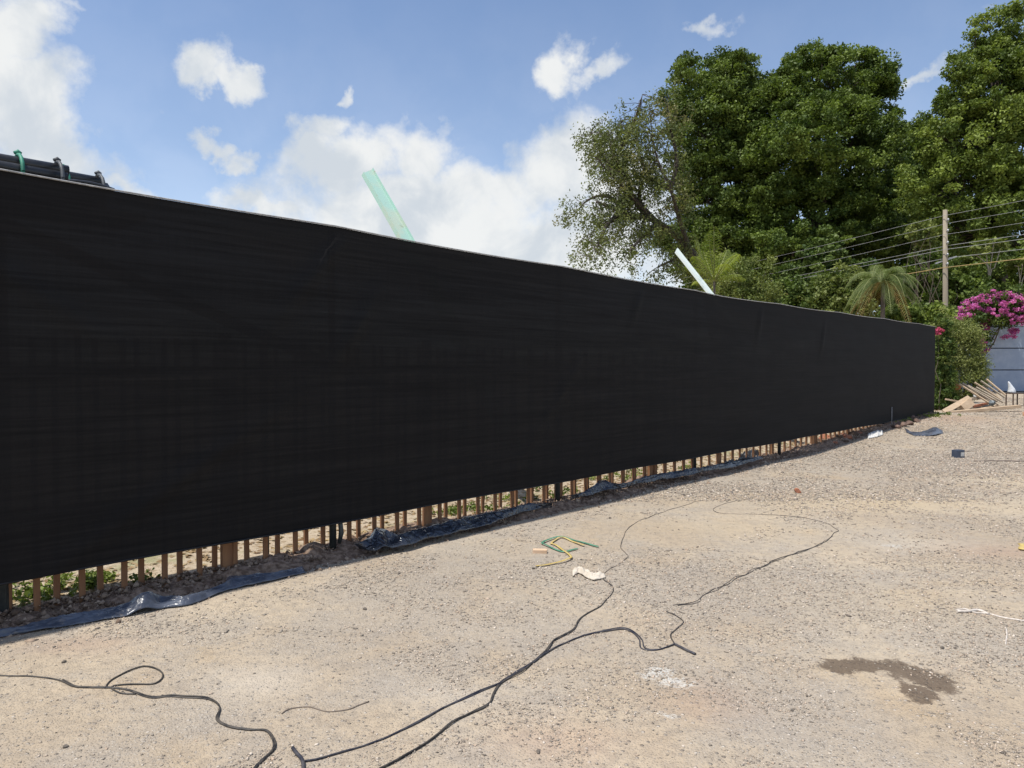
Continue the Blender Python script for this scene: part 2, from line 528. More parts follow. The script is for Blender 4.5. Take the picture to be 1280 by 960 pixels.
def scat2(n, seed, k0, smin, smax, pw):
    r = np.random.default_rng(seed)
    yy = 1.9 + 30 * r.uniform(0, 1, n) ** 2.0
    xx = r.uniform(-.85, .85, n) * yy + r.uniform(-1, 1, n) * .5
    k = fbm(xx * .9 + 7, yy * .9, 4, 21) * .7 + fbm(xx * 4, yy * 4, 2, 23) * .3
    gb_ = np.zeros(n)
    for (cx, cy, rx, ry, an, w) in GRAV: gb_ = np.maximum(gb_, np.exp(-((xx - cx) / rx) ** 2 - ((yy - cy) / ry) ** 2))
    k = k + .14 * gb_ - .065
    keep = (np.clip((k - k0) * 6, .04, 1) > r.uniform(0, 1, n)) & (xx > -7.0 + .942 * yy)
    xx, yy = xx[keep], yy[keep]
    sz = smin * (smax / smin) ** (r.uniform(0, 1, len(xx)) ** pw) * (yy / 3) ** .6
    return xx, yy, sz


parts = [scat2(560000, 1, .42, .0022, .0095, 1.9), scat2(5000, 4, .36, .007, .014, 2.5)]
_r = np.random.default_rng(8); _n = 190000
_y = _r.uniform(8.5, 27, _n); _x = _r.uniform(-.3, .85, _n) * _y; _k = fbm(_x * .5, _y * .35, 4, 51) + .12 * (_y > 11)
_m = (np.clip((_k - .42) * 6, .05, 1) > _r.uniform(0, 1, _n)) & (_x > -6.9 + .942 * _y)
parts.append((_x[_m], _y[_m], .007 * (.026 / .007) ** (_r.uniform(0, 1, _m.sum()) ** 1.6)))
xs = np.concatenate([p[0] for p in parts]); ys = np.concatenate([p[1] for p in parts]); ss = np.concatenate([p[2] for p in parts])
P = np.stack([xs, ys, gz(xs, ys) + ss * .15], 1)
o = stones('gravel', P, ss, np.clip(rng.normal(.54, .25, len(xs)), 0, .92), m_stone)
tag(o, 'loose grey and tan gravel strewn over the dusty yard', 'gravel', kind='stuff')

# ------------------------------------------------------------------ soil bank along the fence foot
m_soil = simple('brown_soil', (.10, .06, .038), (.27, .19, .135), 22, .95, bump=.9, bscale=60)
Ls = np.arange(1.6, 20.2, .035)
offs = np.linspace(-.5, .30, 24)
SV = []
for yq in Ls:
    for j, of in enumerate(offs):
        p = fl(yq, of)
        hh = math.exp(-((of + .12 + .08 * math.sin(yq * 2.1)) / .17) ** 2)
        amp = .02 + .10 * float(fbm(yq * 1.5, 3.3, 3, 4)) * (.7 if yq < 5.8 else (1 if yq < 11 else .6))
        lump = float(fbm(p.x * 9, p.y * 9, 4, 14)) - .5
        edge = min(1, j / 4, (len(offs) - 1 - j) / 4)
        z = float(gz(p.x, p.y)) - .012 + edge * (.01 + hh * amp + lump * .13 * (.3 + hh))
        SV.append((p.x, p.y, z))
nu, nvv = len(Ls), len(offs)
ii, jj = np.meshgrid(np.arange(nvv - 1), np.arange(nu - 1)); a0 = (jj * nvv + ii).ravel()
o = link('soil_bank', npmesh('soil_bank', SV, np.stack([a0, a0 + 1, a0 + nvv + 1, a0 + nvv], 1), smooth=True), m_soil)
tag(o, kind='structure')


def bankz(p):
    # approximate height of the soil bank above ground at world point p
    side_ = (-7.14 + .942 * p.y) - p.x
    of = -side_ / 1.374
    hh = math.exp(-((of + .12) / .17) ** 2)
    return hh * (.03 + .05 * (1 if p.y < 9 else .55))


n = 20000
q = rng.uniform(1.8, 20, n); of = rng.normal(-.05, .15, n)
px_ = -7.14 + .942 * q + of * FN.x; py_ = q + of * FN.y
szs = .005 * (.032 / .005) ** (rng.uniform(0, 1, n) ** 2.6)
hh = np.exp(-((of + .12) / .17) ** 2) * (.03 + .05 * np.where(q < 9, 1, .55))
m_clod, nt, b = mat('soil_clod')
a = nt.n('ShaderNodeAttribute', {'attribute_name': 'tone'}).outputs['Fac']
nt.set(b.inputs['Base Color'], nt.mix(a, (.09, .055, .035), (.36, .27, .2))); b.inputs['Roughness'].default_value = .95
o = stones('soil_clods', np.stack([px_, py_, gz(px_, py_) + hh * .9], 1), szs, rng.uniform(0, 1, n) ** 1.5, m_clod, .8)
tag(o, 'brown clods and small stones heaped along the fence foot', 'soil clods', kind='stuff')

# ------------------------------------------------------------------ shade net
m_net, nt, b = mat('black_shade_net')
uvn = nt.n('ShaderNodeAttribute', {'attribute_name': 's'}).outputs['Fac']
zz = nt.n('ShaderNodeSeparateXYZ', Vector=nt.n('ShaderNodeNewGeometry').outputs['Position']).outputs[2]
cv = nt.n('ShaderNodeCombineXYZ', X=nt.math('MULTIPLY', uvn, .8), Y=nt.math('MULTIPLY', zz, 34.0)).outputs[0]
st1 = nt.noise(cv, 1.0, 5, .75)
cv2 = nt.n('ShaderNodeCombineXYZ', X=nt.math('MULTIPLY', uvn, .35), Y=nt.math('MULTIPLY', zz, 6.0)).outputs[0]
st2_ = nt.noise(cv2, 1.0, 3, .6)
cv3 = nt.n('ShaderNodeCombineXYZ', X=nt.math('MULTIPLY', uvn, 55.0), Y=nt.math('MULTIPLY', zz, 1.5)).outputs[0]
st3 = nt.noise(cv3, 1.0, 3, .6)
pat = nt.math('ADD', nt.math('MULTIPLY', st1, .6), nt.math('ADD', nt.math('MULTIPLY', st2_, .3), nt.math('MULTIPLY', st3, .1)))
nt.set(b.inputs['Base Color'], nt.mix(nt.smooth(pat, .35, .65), (.0068, .0063, .0065), (.0135, .0125, .0127)))
b.inputs['Roughness'].default_value = .8
b.inputs['Specular IOR Level'].default_value = .17
nt.set(b.inputs['Normal'], nt.bump(pat, .35, .004))
tr = nt.n('ShaderNodeBsdfTransparent')
fac = nt.math('MULTIPLY', nt.smooth(pat, .33, .72), .0034)
worn = nt.math('MULTIPLY', nt.smooth(nt.math('ADD', nt.noise(cv, 3.0, 3, .8), nt.math('MULTIPLY', st2_, .4)), .90, 1.02), .03)
mx = nt.n('ShaderNodeMixShader', i0=nt.math('ADD', fac, worn), i1=b.outputs[0], i2=tr.outputs[0])
nt.L.new(mx.outputs[0], nt.N['Material Output'].inputs[0])

TY = [0, 4.3, 5.73, 6.63, 8.6, 11, 13.3, 16.8, 20.5]
TZ = [2.80, 2.80, 2.79, 2.777, 2.757, 2.715, 2.73, 2.77, 2.80]
YL = np.arange(.6, 20.52, .05)
NZ = 60
top = np.interp(YL, TY, TZ)
bay = (YL - 6.01) / 2.19          # support poles repeat
sag = .018 * np.abs(np.sin(np.pi * bay))
top = top - sag
bot = .29 + .010 * (fbm(YL * .8, YL * 0 + 2, 3, 31) - .5) + .006 * np.sin(YL * 2.9)
S_, T_ = np.meshgrid(YL, np.linspace(0, 1, NZ + 1), indexing='ij')
Z_ = bot[:, None] + (top - bot)[:, None] * T_
offn = .03 * (fbm(S_ * .9, Z_ * .7, 3, 41) - .5) + .012 * (fbm(S_ * 1.2 + Z_ * 3, Z_ * 1.5 - S_, 3, 47) - .5)
for (yc, zc, ang, L_, am) in [(5.9, 2.45, .9, .5, .035), (6.15, 1.95, 1.0, .35, .035), (5.0, .75, .55, .9, .02), (9.3, 2.4, 1.1, .3, .018), (12.0, 2.35, 1.3, .3, .015),
                              (4.4, 2.1, -.6, .8, .015), (8.1, 1.2, .8, .8, .012), (14.1, 2.2, 1.2, .3, .015)]:
    u_ = (S_ - yc) * 1.374; v_ = Z_ - zc
    a_ = u_ * math.cos(ang) + v_ * math.sin(ang); c_ = -u_ * math.sin(ang) + v_ * math.cos(ang)
    offn = offn + 1.6 * am * np.exp(-(a_ / L_) ** 2 - (c_ / .05) ** 2)
offn = offn * np.clip((1 - T_) * 12, .15, 1)
X_ = -7.14 + .942 * S_ + (offn + .0) * FN.x; Yy = S_ + offn * FN.y
V = np.stack([X_.ravel(), Yy.ravel(), Z_.ravel()], 1)
nu, nvv = len(YL), NZ + 1
ii, jj = np.meshgrid(np.arange(nvv - 1), np.arange(nu - 1)); a0 = (jj * nvv + ii).ravel()
netroot = empty('shade_net', fl(.6, 0, 0), 'long black shade net stretched along the timber picket fence', 'shade net')
me = npmesh('netting', V - np.array(netroot.location), np.stack([a0, a0 + nvv, a0 + nvv + 1, a0 + 1], 1), {'s': ('POINT', np.repeat(YL * 1.374, nvv))}, smooth=True)
link('netting', me, m_net, netroot)
m_cord = simple('pale_cord', (.42, .41, .40), (.25, .25, .25), 30, .8)
m_hem = simple('black_hem', (.016, .016, .018), (.010, .010, .011), 30, .8)
mb = MB(); mb.tube([fl(float(y), .012, float(t) + .004) - netroot.location for y, t in zip(YL[::2], top[::2])], .006, 6)
mb.build('top_cord', m_cord, netroot)
mb = MB(); mb.tube([fl(float(y), .004, float(t)) - netroot.location for y, t in zip(YL[::2], bot[::2])], .007, 6)
mb.build('hem', m_hem, netroot)

# ------------------------------------------------------------------ picket fence behind the net
m_wood = simple('brown_timber', (.20, .092, .045), (.31, .16, .075), 5, .8, bump=.4, bscale=50, stretch=(1, 1, .12))
fence = empty('picket_fence', fl(1.0, -.1, 0), 'brown timber picket fence showing below the black shade net', 'fence')
FO = Vector(fence.location)
AX = math.atan2(FD.y, FD.x)


def picket_mesh():
    mb = MB(); mb.bar((0, 0, 0), (0, 0, 1.82), .036, .022, (FN.x, FN.y, 0)); return mb


m0 = None
near = []; rest = MB()
ylist = []
sstep = .262 * FD.y
for layer, o_off in ((-.13, 0.0), (-.19, .5)):
    y = 1.2
    k = 0
    while y < 18.3:
        ylist.append((y + o_off * sstep + random.uniform(-.004, .004), layer))
        y += sstep
ylist.sort()
vis = [q_ for q_ in ylist if 4.15 < q_[0]]
vis.sort()
near = vis[:100]
restl = [q_ for q_ in ylist if q_ not in near]
for (y, ly) in near:
    p = fl(y, ly)
    z0 = float(rise(p.y)) - .02
    if m0 is None:
        m0 = picket_mesh().build('picket', m_wood, fence)
        oo = m0
    else:
        oo = m0.copy(); COL.objects.link(oo); oo.parent = fence
    oo.location = p + Vector((0, 0, z0 + random.uniform(-.02, .02))) - FO
    oo.rotation_euler = (random.uniform(-.006, .006), random.uniform(-.012, .012), 0)
for (y, ly) in restl:
    p = fl(y, ly); z0 = float(rise(p.y)) - .02
    rest.bar(Vector((p.x, p.y, z0)) - FO, Vector((p.x, p.y, z0 + 1.82)) - FO, .036, .022, (FN.x, FN.y, 0))
tag(rest.build('picket', m_wood, fence), kind='stuff')
for zr in (.62, 1.55):
    mb = MB(); mb.bar(fl(.8, -.16, zr) - FO, fl(18.5, -.16, zr + .1) - FO, .034, .07)
    mb.build('rail', m_wood, fence)
y = 5.36 - 1.456 * 3
pm0 = None
while y < 18.6:
    p = fl(y, -.15)
    if pm0 is None:
        mb = MB(); mb.bar((0, 0, 0), (0, 0, 1.9), .085, .05, (FN.x, FN.y, 0)); pm0 = mb.build('fence_post', m_wood, fence, .003); oo = pm0
    else:
        oo = pm0.copy(); COL.objects.link(oo); oo.parent = fence
    oo.location = p + Vector((0, 0, float(rise(p.y)) - .03)) - FO
    y += 1.456

# dark steel poles that carry the net
m_steel = simple('dark_painted_steel', (.035, .042, .045), (.06, .068, .066), 20, .45, .3, bump=.15, bscale=120)
m_plate = simple('grey_base_plate', (.16, .19, .2), (.09, .1, .11), 30, .5, .4)
names = {3.8: 'dark steel net pole left of the others beyond the frame',
         6.01: 'dark steel net pole by the curled end of the dark plastic sheet',
         8.2: 'dark steel net pole with a grey foot plate between two plastic sheets',
         10.53: 'slim dark steel net pole at the far end of the long crumpled sheet',
         12.75: 'stout dark steel net pole beyond the last crumpled plastic scraps',
         17.2: 'short dark pole foot beside the white stone slab, farthest of the net poles'}
for y, lab in names.items():
    p = fl(y, -.075); g0 = float(rise(p.y))
    rt = empty('net_pole', (p.x, p.y, g0), lab, 'net pole', 'steel poles holding up the shade net', AX)
    mb = MB(); mb.tube([(0, 0, -.05), (0, 0, float(np.interp(y, TY, TZ)) - g0 - .02)], .03 if y not in (10.53,) else .022, 12); mb.build('pole', m_steel, rt)
    if y in (8.2, 6.01):
        mb = MB(); mb.box(-.075, .075, -.055, .055, .004, .016); mb.build('foot_plate', m_plate, rt, .002)
    if y == 6.01:
        mb = MB(); mb.tube([(.045, -.03, .10), (.055, -.045, .19), (.05, -.04, .27), (.04, -.02, .31)], [.016, .022, .02, .012], 8)
        mb.build('clamp', m_steel, rt)
p = fl(5.66, -.30)
o = MB().tube([(0, 0, -.05), (0, 0, 1.9)], .016, 8).build('stake', m_steel, loc=(p.x, p.y, 0))
tag(o, 'thin dark steel stake among the pickets left of the nearest net pole', 'stake')
p = fl(17.45, .02)
o = MB().tube([(0, 0, -.05), (.0, 0, .45)], .008, 6).build('stake', m_cord, loc=(p.x, p.y, float(rise(p.y))))
tag(o, 'thin pale stake at the far end of the fence by the white slab', 'stake')

# ------------------------------------------------------------------ pale green beams leaning out behind the net
m_gbeam, nt, b = mat('pale_green_painted_steel')
tcn = nt.n('ShaderNodeTexCoord').outputs['Object']
c = nt.mix(nt.smooth(nt.noise(tcn, 2.0, 4, .6), .42, .6), (.36, .55, .47), (.44, .53, .43))
c = nt.mix(nt.smooth(nt.noise(tcn, 5, 4, .6), .6, .75), c, (.30, .34, .24))
c = nt.mix(nt.smooth(nt.noise(nt.n('ShaderNodeMapping', Vector=tcn, Scale=(1, 1, .3)).outputs[0], 11, 5, .7), .64, .7), c, (.28, .14, .06))
nt.set(b.inputs['Base Color'], c); b.inputs['Roughness'].default_value = .6
m_wbeam, nt, b = mat('pale_white_green_steel')
tcn = nt.n('ShaderNodeTexCoord').outputs['Object']
nt.set(b.inputs['Base Color'], nt.mix(nt.smooth(nt.noise(tcn, 4, 5, .6), .5, .66), (.62, .68, .64), (.48, .56, .52))); b.inputs['Roughness'].default_value = .6


def leaning_beam(y, smax, w, mt, lab, flange):
    f = fl(y, 0); g0 = float(rise(f.y))
    d_ = Vector((-FN.x, -FN.y, 1.3)).normalized()
    Lb = smax * math.sqrt(1 + 1.69)
    rt = empty('leaning_beam', (f.x, f.y, g0), lab, 'beam', 'pale leaning beams behind the shade net')
    side = FD
    up = side.cross(d_).normalized()
    mb = MB()
    n = 14
    for s0, s1 in ((-1, 1),):
        pts = []
    # web plate and two flanges, with a faint bow
    MB().tube([Vector((-FN.x * .52, -FN.y * .52, -.1)), Vector((-FN.x * .52, -FN.y * .52, .66))], .02, 8).build('foot', m_steel, rt)
    def sw(x0, x1, t0, t1, name, mt):
        vs = []; fs = []
        for i in range(n + 1):
            t = i / n
            c_ = d_ * (.8 + (Lb - .8) * t) + up * (.05 * math.sin(math.pi * t))
            if i == n: pass
            for (aa, bb) in ((x0, t0), (x1, t0), (x1, t1), (x0, t1)):
                extra = d_ * (0.14 * aa / w if i == n else 0)
                vs.append(c_ + side * aa + up * bb + extra)
        for i in range(n):
            for k in range(4):
                k2 = (k + 1) % 4
                fs.append((i * 4 + k, i * 4 + k2, (i + 1) * 4 + k2, (i + 1) * 4 + k))
        fs.append((3, 2, 1, 0)); fs.append((n * 4, n * 4 + 1, n * 4 + 2, n * 4 + 3))
        mb_ = MB(); mb_.add(vs, fs); return mb_.build(name, mt, rt)
    sw(-w / 2, w / 2, -.004, .004, 'web', mt)
    sw(w / 2 + .001, w / 2 + .011, -flange, flange, 'flange', mt)
    sw(-w / 2 - .011, -w / 2 - .001, -flange, flange, 'flange', mt)
    return rt


leaning_beam(8.0, 3.41, .21, m_gbeam, 'pale green rust-streaked beam leaning above the net under the big cloud', .035)
leaning_beam(14.1, 3.28, .22, m_wbeam, 'whitish green beam leaning above the net in front of the sparse tree', .02)

# ------------------------------------------------------------------ rack with bundles of black pipe, top left
def fo(Yv, of, z): return fl(Yv, of, z)
RK = fl(1.6, -.15, 0)
rk = empty('storage_rack', RK, 'dark steel rack behind the left end of the net carrying the pipe bundles', 'rack')
MB().bar(fo(1.6, -.45, 2.66) - RK, fo(4.95, -.45, 2.66) - RK, .62, .04).build('deck', m_steel, rk)
lm = None
for (yy_, oo_) in ((1.7, -.2), (4.33, -.2), (4.33, -.7), (1.7, -.7)):
    q0 = fo(yy_, oo_, 0) - RK
    if lm is None:
        lm = MB().bar((0, 0, -.02), (0, 0, 2.64), .06, .06, (0, 1, 0)).build('leg', m_steel, rk); q_ = lm
    else:
        q_ = lm.copy(); COL.objects.link(q_); q_.parent = rk
    q_.location = q0
MB().bar(fo(3.9, -.16, 2.72) - RK, fo(6.45, -.16, 1.42) - RK, .09, .03, (FN.x, FN.y, 0)).build('brace', m_steel, rk)
m_pipe = simple('black_pipe', (.016, .017, .02), (.03, .031, .035), 12, .38)
m_tie = simple('green_tie', (.02, .16, .10), (.04, .25, .16), 12, .6)
m_tiew = simple('grey_tie', (.10, .11, .12), (.05, .055, .06), 12, .6)


def bundle(Y0, Y1, of, zc, rad, lab, tys, sd):
    c0 = fo(Y0, of, zc); rt = empty('pipe_bundle', c0, lab, 'pipe bundle', 'bundles of black pipe on the rack')
    rr = random.Random(sd); pr = rad / 3.1
    offs_ = [(0, 0)] + [(2.02 * pr * math.cos(k * math.pi / 3 + .2), 2.02 * pr * math.sin(k * math.pi / 3 + .2)) for k in range(6)]
    for (a_, b_) in offs_:
        pts = []
        e0, e1 = Y0, Y1 + rr.uniform(-.03, .02)
        ph = rr.uniform(0, 6)
        for k in range(14):
            t = k / 13; y = e0 + (e1 - e0) * t
            p = fo(y, of + a_ + .006 * math.sin(7 * t + ph), zc + b_ + .010 * math.sin(5 * t + ph) * (1 - t))
            pts.append(p - c0)
        MB().tube(pts, pr, 10).build('pipe', m_pipe, rt)
    for i, y in enumerate(tys):
        ctr = fo(y, of, zc) - c0
        ring = [ctr + FN * ((rad + .012) * math.cos(w)) + Vector((0, 0, (rad + .012) * math.sin(w))) for w in np.linspace(0, 2 * math.pi, 17)]
        t_ = MB().tube(ring, .012, 6, cap=False)
        k0 = ctr + Vector((0, 0, rad + .02))
        t_.tube([k0 - FD * .02, k0 + Vector((0, 0, .008)), k0 + FD * .02], [.010, .019, .012], 6)
        t_.build('tie', (m_tiew, m_tie, m_pipe)[i % 3], rt)


bundle(1.9, 4.62, -.28, 2.845, .115, 'bundle of black pipes with green ties at the left edge above the net', [4.58, 4.42, 4.26, 4.1, 3.4, 2.6], 3)
bundle(1.9, 4.86, -.56, 2.87, .12, 'bundle of black pipes ending farther right above the net', [4.82, 4.66, 3.6, 2.6], 4)
P3 = [fo(y, -.40, z) for y, z in ((4.45, 2.80), (4.6, 2.87), (4.72, 2.895), (4.80, 2.89), (4.86, 2.875))]
c0 = P3[0].copy()
o = MB().tube([p - c0 for p in smooth_path(P3, .03)], .014, 8).build('loose_pipe', m_pipe, loc=c0)
tag(o, 'single thin black pipe poking out right of the pipe bundles', 'pipe')

# ------------------------------------------------------------------ crumpled plastic sheets at the fence foot
m_sheet, nt, b = mat('dark_blue_grey_plastic')
tcn = nt.n('ShaderNodeNewGeometry').outputs['Position']
c = nt.mix(nt.smooth(nt.noise(tcn, 5, 5, .6), .4, .62), (.055, .064, .088), (.11, .125, .16))
c = nt.mix(nt.math('MULTIPLY', nt.smooth(nt.noise(tcn, 16, 6, .7), .56, .72), .5), c, (.26, .22, .18))
nt.set(b.inputs['Base Color'], c); b.inputs['Roughness'].default_value = .27
nt.set(b.inputs['Normal'], nt.bump(nt.noise(tcn, 11, 4, .55, .8), .5, .03))


m_sheet2, nt, b = mat('glossy_black_plastic')
tcn = nt.n('ShaderNodeNewGeometry').outputs['Position']
nt.set(b.inputs['Base Color'], nt.mix(nt.smooth(nt.noise(tcn, 5, 4, .55), .45, .7), (.022, .026, .036), (.06, .066, .08)))
b.inputs['Roughness'].default_value = .2; b.inputs['Specular IOR Level'].default_value = .8
nt.set(b.inputs['Normal'], nt.bump(nt.noise(tcn, 8, 3, .45, 1.5), .7, .05))


def interp_poly(pts, t):
    pts = np.array(pts, float)
    dd = np.concatenate([[0], np.cumsum(np.hypot(*np.diff(pts, axis=0).T))]); dd /= dd[-1]
    return np.interp(t, dd, pts[:, 0]), np.interp(t, dd, pts[:, 1])


def sheet(upper, lower, lab, seed, lift=.05, wr=.03, roll=None, e=.03, el=0.0, fr=20, n=220, k=14, mt=None, cat='plastic sheet', name='plastic_sheet', grp='crumpled plastic sheets at the fence foot'):
    rows = []
    for i in range(n + 1):
        t = i / n
        ux, uy = interp_poly(upper, t); lx, ly = interp_poly(lower, t)
        a_ = gp(ux, uy); b_ = gp(lx, ly)
        if e:
            q0 = Vector((0, 0, H)); dd_ = a_ - q0; a_ = q0 + dd_ * ((H - e - a_.z) / (H - a_.z))
        if el:
            q0 = Vector((0, 0, H)); dd_ = b_ - q0; b_ = q0 + dd_ * ((H - el - b_.z) / (H - b_.z))
        w_ = min(1, t * 10, (1 - t) * 10) ** .5
        wob = (float(vnoise(t * 40, 2.2, seed)) - .5) * .05
        row = []
        for j in range(k + 1):
            s = j / k
            p = a_.lerp(b_, s + wob * s)
            base_z = float(gz(p.x, p.y)) + el + (e - el) * (1 - s) ** .8
            prof = math.sin(math.pi * min(1, max(0, s * .92 + .04)))
            wrk = float(fbm(t * fr + s * 5.2, s * 4.0 - t * 8, 4, seed)) - .42
            z = base_z + .006 + lift * w_ * prof * (.35 + float(vnoise(t * 12, .5, seed + 3))) + max(-.004, wr * wrk * 2 * w_) * (.4 + prof)
            if roll and roll[0] <= t <= roll[1]:
                q2 = (t - roll[0]) / (roll[1] - roll[0])
                z += roll[2] * math.sin(math.pi * q2) ** 1.5 * (.35 + .65 * math.sin(math.pi * min(1, s * 1.1)))
            row.append((p.x, p.y, z))
        rows.append(row)
    V = np.array(rows).reshape(-1, 3)
    c0 = V.mean(0); c0[2] = V[:, 2].min()
    ii, jj = np.meshgrid(np.arange(k), np.arange(n)); a0 = (jj * (k + 1) + ii).ravel()
    o = link(name, npmesh(name, V - c0, np.stack([a0, a0 + 1, a0 + k + 2, a0 + k + 1], 1), smooth=True), mt or m_sheet)
    o.location = c0
    md = o.modifiers.new('thickness', 'SOLIDIFY'); md.thickness = .003; md.offset = 1
    return tag(o, lab, cat, grp)


sheet([(-60, 801), (0, 792), (37, 784), (72, 775), (100, 769), (135, 762), (183, 756), (200, 746), (228, 751), (282, 730), (286, 720), (335, 719), (378, 709)],
      [(-60, 812), (0, 798), (40, 791), (75, 786), (107, 780), (162, 771), (205, 762), (240, 757), (287, 738), (330, 730), (382, 717)],
      'long dusty blue-grey plastic sheet with a peaked fold, nearest along the fence foot', 3, .02, .02, (.49, .59, .07), e=.02)
sheet([(443, 681), (462, 674), (470, 664), (482, 664), (496, 671), (535, 660), (570, 652), (595, 645), (625, 640), (657, 632), (690, 630)],
      [(449, 686), (468, 690), (482, 687), (505, 683), (535, 675), (570, 667), (605, 659), (625, 652), (650, 643), (690, 635)],
      'shiny dark plastic sheet with a curled end right of the nearest net pole', 5, .02, .024, (.08, .17, .05), e=.11, el=.05, mt=m_sheet2)
sheet([(712, 620), (735, 614), (750, 606), (770, 608), (800, 600), (825, 595), (850, 590), (872, 588), (910, 580), (950, 571)],
      [(716, 624), (740, 620), (755, 616), (795, 607), (825, 601), (850, 597), (887, 590), (915, 585), (955, 574)],
      'crumpled dark plastic sheet between the second and the slim net pole', 8, .02, .035, (.10, .22, .05), e=.12, el=.07, mt=m_sheet2)
m_dark = simple('black_plastic', (.02, .022, .026), (.045, .048, .055), 10, .35, bump=.5, bscale=20)
sheet([(897, 582), (915, 577), (938, 573)], [(900, 587), (920, 584), (940, 578)], 'small black plastic scrap just beyond the slim net pole', 12, .05, .04, e=.1, n=60, mt=m_dark)
sheet([(925, 570), (938, 565), (948, 566)], [(927, 577), (942, 576), (952, 573)], 'crumpled black plastic scrap next to the stout net pole', 14, .07, .05, e=.1, n=60, mt=m_dark)
sheet([(1131, 535), (1138, 540), (1150, 541), (1162, 537), (1178, 538)], [(1133, 541), (1142, 545), (1158, 545.5), (1170, 545), (1179, 542)],
      'long grey-black rubber scrap lying alone on gravel near the far net end', 17, .05, .004, (.60, .98, .06), e=0, n=80, mt=m_sheet, grp=None, cat='rubber scrap', name='rubber_scrap')
m_white = simple('whitish_stone', (.62, .61, .58), (.45, .44, .42), 20, .8, bump=.4)
sheet([(1084, 544), (1092, 540), (1103, 538)], [(1085, 549), (1095, 547), (1104, 544)], 'white flattened sack at the far fence foot', 19, .06, .002, fr=5, e=0, n=50, mt=m_white, grp=None, cat='sack', name='sack')

# ------------------------------------------------------------------ debris on the ground
def rock(name, p, size, mt, seed, sq=(1, 1, .7), sub=3):
    import bmesh
    bm = bmesh.new(); bmesh.ops.create_icosphere(bm, subdivisions=sub, radius=1)
    r = random.Random(seed); ax = [Vector((r.uniform(-1, 1), r.uniform(-1, 1), r.uniform(-1, 1))).normalized() for _ in range(9)]
    ds = [r.uniform(.55, .9) for _ in ax]
    for v in bm.verts:
        for a_, d_ in zip(ax, ds):
            k_ = v.co.dot(a_)
            if k_ > d_: v.co -= a_ * (k_ - d_)
        v.co *= 1 + .06 * (r.random() - .5)
        v.co = Vector((v.co.x * sq[0], v.co.y * sq[1], v.co.z * sq[2])) * size
    me = bpy.data.meshes.new(name); bm.to_mesh(me); bm.free()
    o = link(name, me, mt); o.location = (p[0], p[1], p[2] + size * sq[2] * .55); o.rotation_euler = (0, 0, r.uniform(0, 6))
    return o


m_brick = simple('red_brick', (.36, .14, .075), (.24, .10, .06), 18, .95, bump=.8, bscale=60)
o = rock('broken_brick', gp(997, 616), .055, m_brick, 4, (1, .8, .75)); tag(o, 'broken red brick lying alone on the gravel', 'brick')
m_pine = simple('raw_pine', (.62, .44, .30), (.52, .36, .23), 6, .75, bump=.3, bscale=60, stretch=(1, 8, 8))
a_ = gp(675, 691)
o = MB().box(-.062, .062, -.03, .03, 0, .03).build('wood_block', m_pine, bevel=.002, loc=a_); o.rotation_euler = (0, 0, -.12)
tag(o, 'small pale wooden block beside the yellow strap', 'wood block')


def strap(name, pts, w, mt, lab, cat, th=.0025, lift=.006, seed=1):
    P_ = smooth_path([gp(*q_) for q_ in pts], .02, .0, seed)
    c0 = P_[0].copy()
    vs = []; fs = []
    for i, p in enumerate(P_):
        d_ = (P_[min(i + 1, len(P_) - 1)] - P_[max(0, i - 1)]); d_.z = 0; d_.normalize()
        s_ = Vector((-d_.y, d_.x, 0))
        tw = .5 * (float(vnoise(i * .09, .3, seed)) - .5)
        z = float(gz(p.x, p.y)) + lift + .012 * float(vnoise(i * .12, 4.1, seed))
        for sg in (-1, 1):
            q_ = p + s_ * (sg * w / 2 * math.cos(tw))
            vs.append(Vector((q_.x, q_.y, z + sg * w / 2 * math.sin(tw))) - c0)
    for i in range(len(P_) - 1): fs.append((2 * i, 2 * i + 1, 2 * i + 3, 2 * i + 2))
    mb = MB(); mb.add(vs, fs, True); o = mb.build(name, mt, loc=c0)
    md = o.modifiers.new('thickness', 'SOLIDIFY'); md.thickness = th; md.offset = 1
    return tag(o, lab, cat)


m_green = simple('green_strapping', (.05, .20, .12), (.10, .30, .2), 12, .5)
m_yellow = simple('yellow_strapping', (.50, .36, .10), (.56, .45, .2), 12, .5)
strap('green_strap', [(748, 685), (725, 678), (702, 672), (692, 674), (678, 680), (680, 682), (697, 689), (706, 691), (722, 687)], .020, m_green,
      'green packing strap bent into an open loop on the gravel', 'strap', seed=3)
strap('yellow_strap', [(730, 684), (716, 678), (702, 673), (693, 677), (689, 681), (693, 682), (703, 689), (714, 698), (706, 703), (690, 706), (670, 709)], .021, m_yellow,
      'yellow packing strap tangled with the green one', 'strap', lift=.011, seed=5)
strap('yellow_wrapper', [(1276, 680), (1279, 683), (1277, 688), (1284, 688)], .05, m_yellow, 'yellow wrapper scrap at the right edge of the yard', 'wrapper', seed=9)

m_cloth = simple('soiled_white_cloth', (.46, .40, .32), (.56, .50, .42), 20, .9, bump=.4)
sheet([(715, 714), (724, 711), (735, 714), (742, 719), (755, 718)], [(716, 722), (723, 717), (733, 724), (742, 727), (757, 723)],
      'crumpled off-white rag lying at the bend of a black cable', 23, .018, .016, fr=7, e=0, n=70, mt=m_cloth, grp=None, cat='rag', name='rag')
# small dark box with a pale label
p = gp(1197.5, 572)
bx_ = empty('plastic_box', p, 'small dark blue box with pale front lying on gravel', 'box', rz=.3)
m_bluebox = simple('dark_blue_plastic', (.04, .055, .09), (.06, .075, .11), 12, .4)
MB().box(-.085, .085, -.06, .06, 0, .14).build('body', m_bluebox, bx_, .006)
MB().box(-.005, .068, -.0655, -.061, .03, .10).build('front_panel', m_white, bx_)
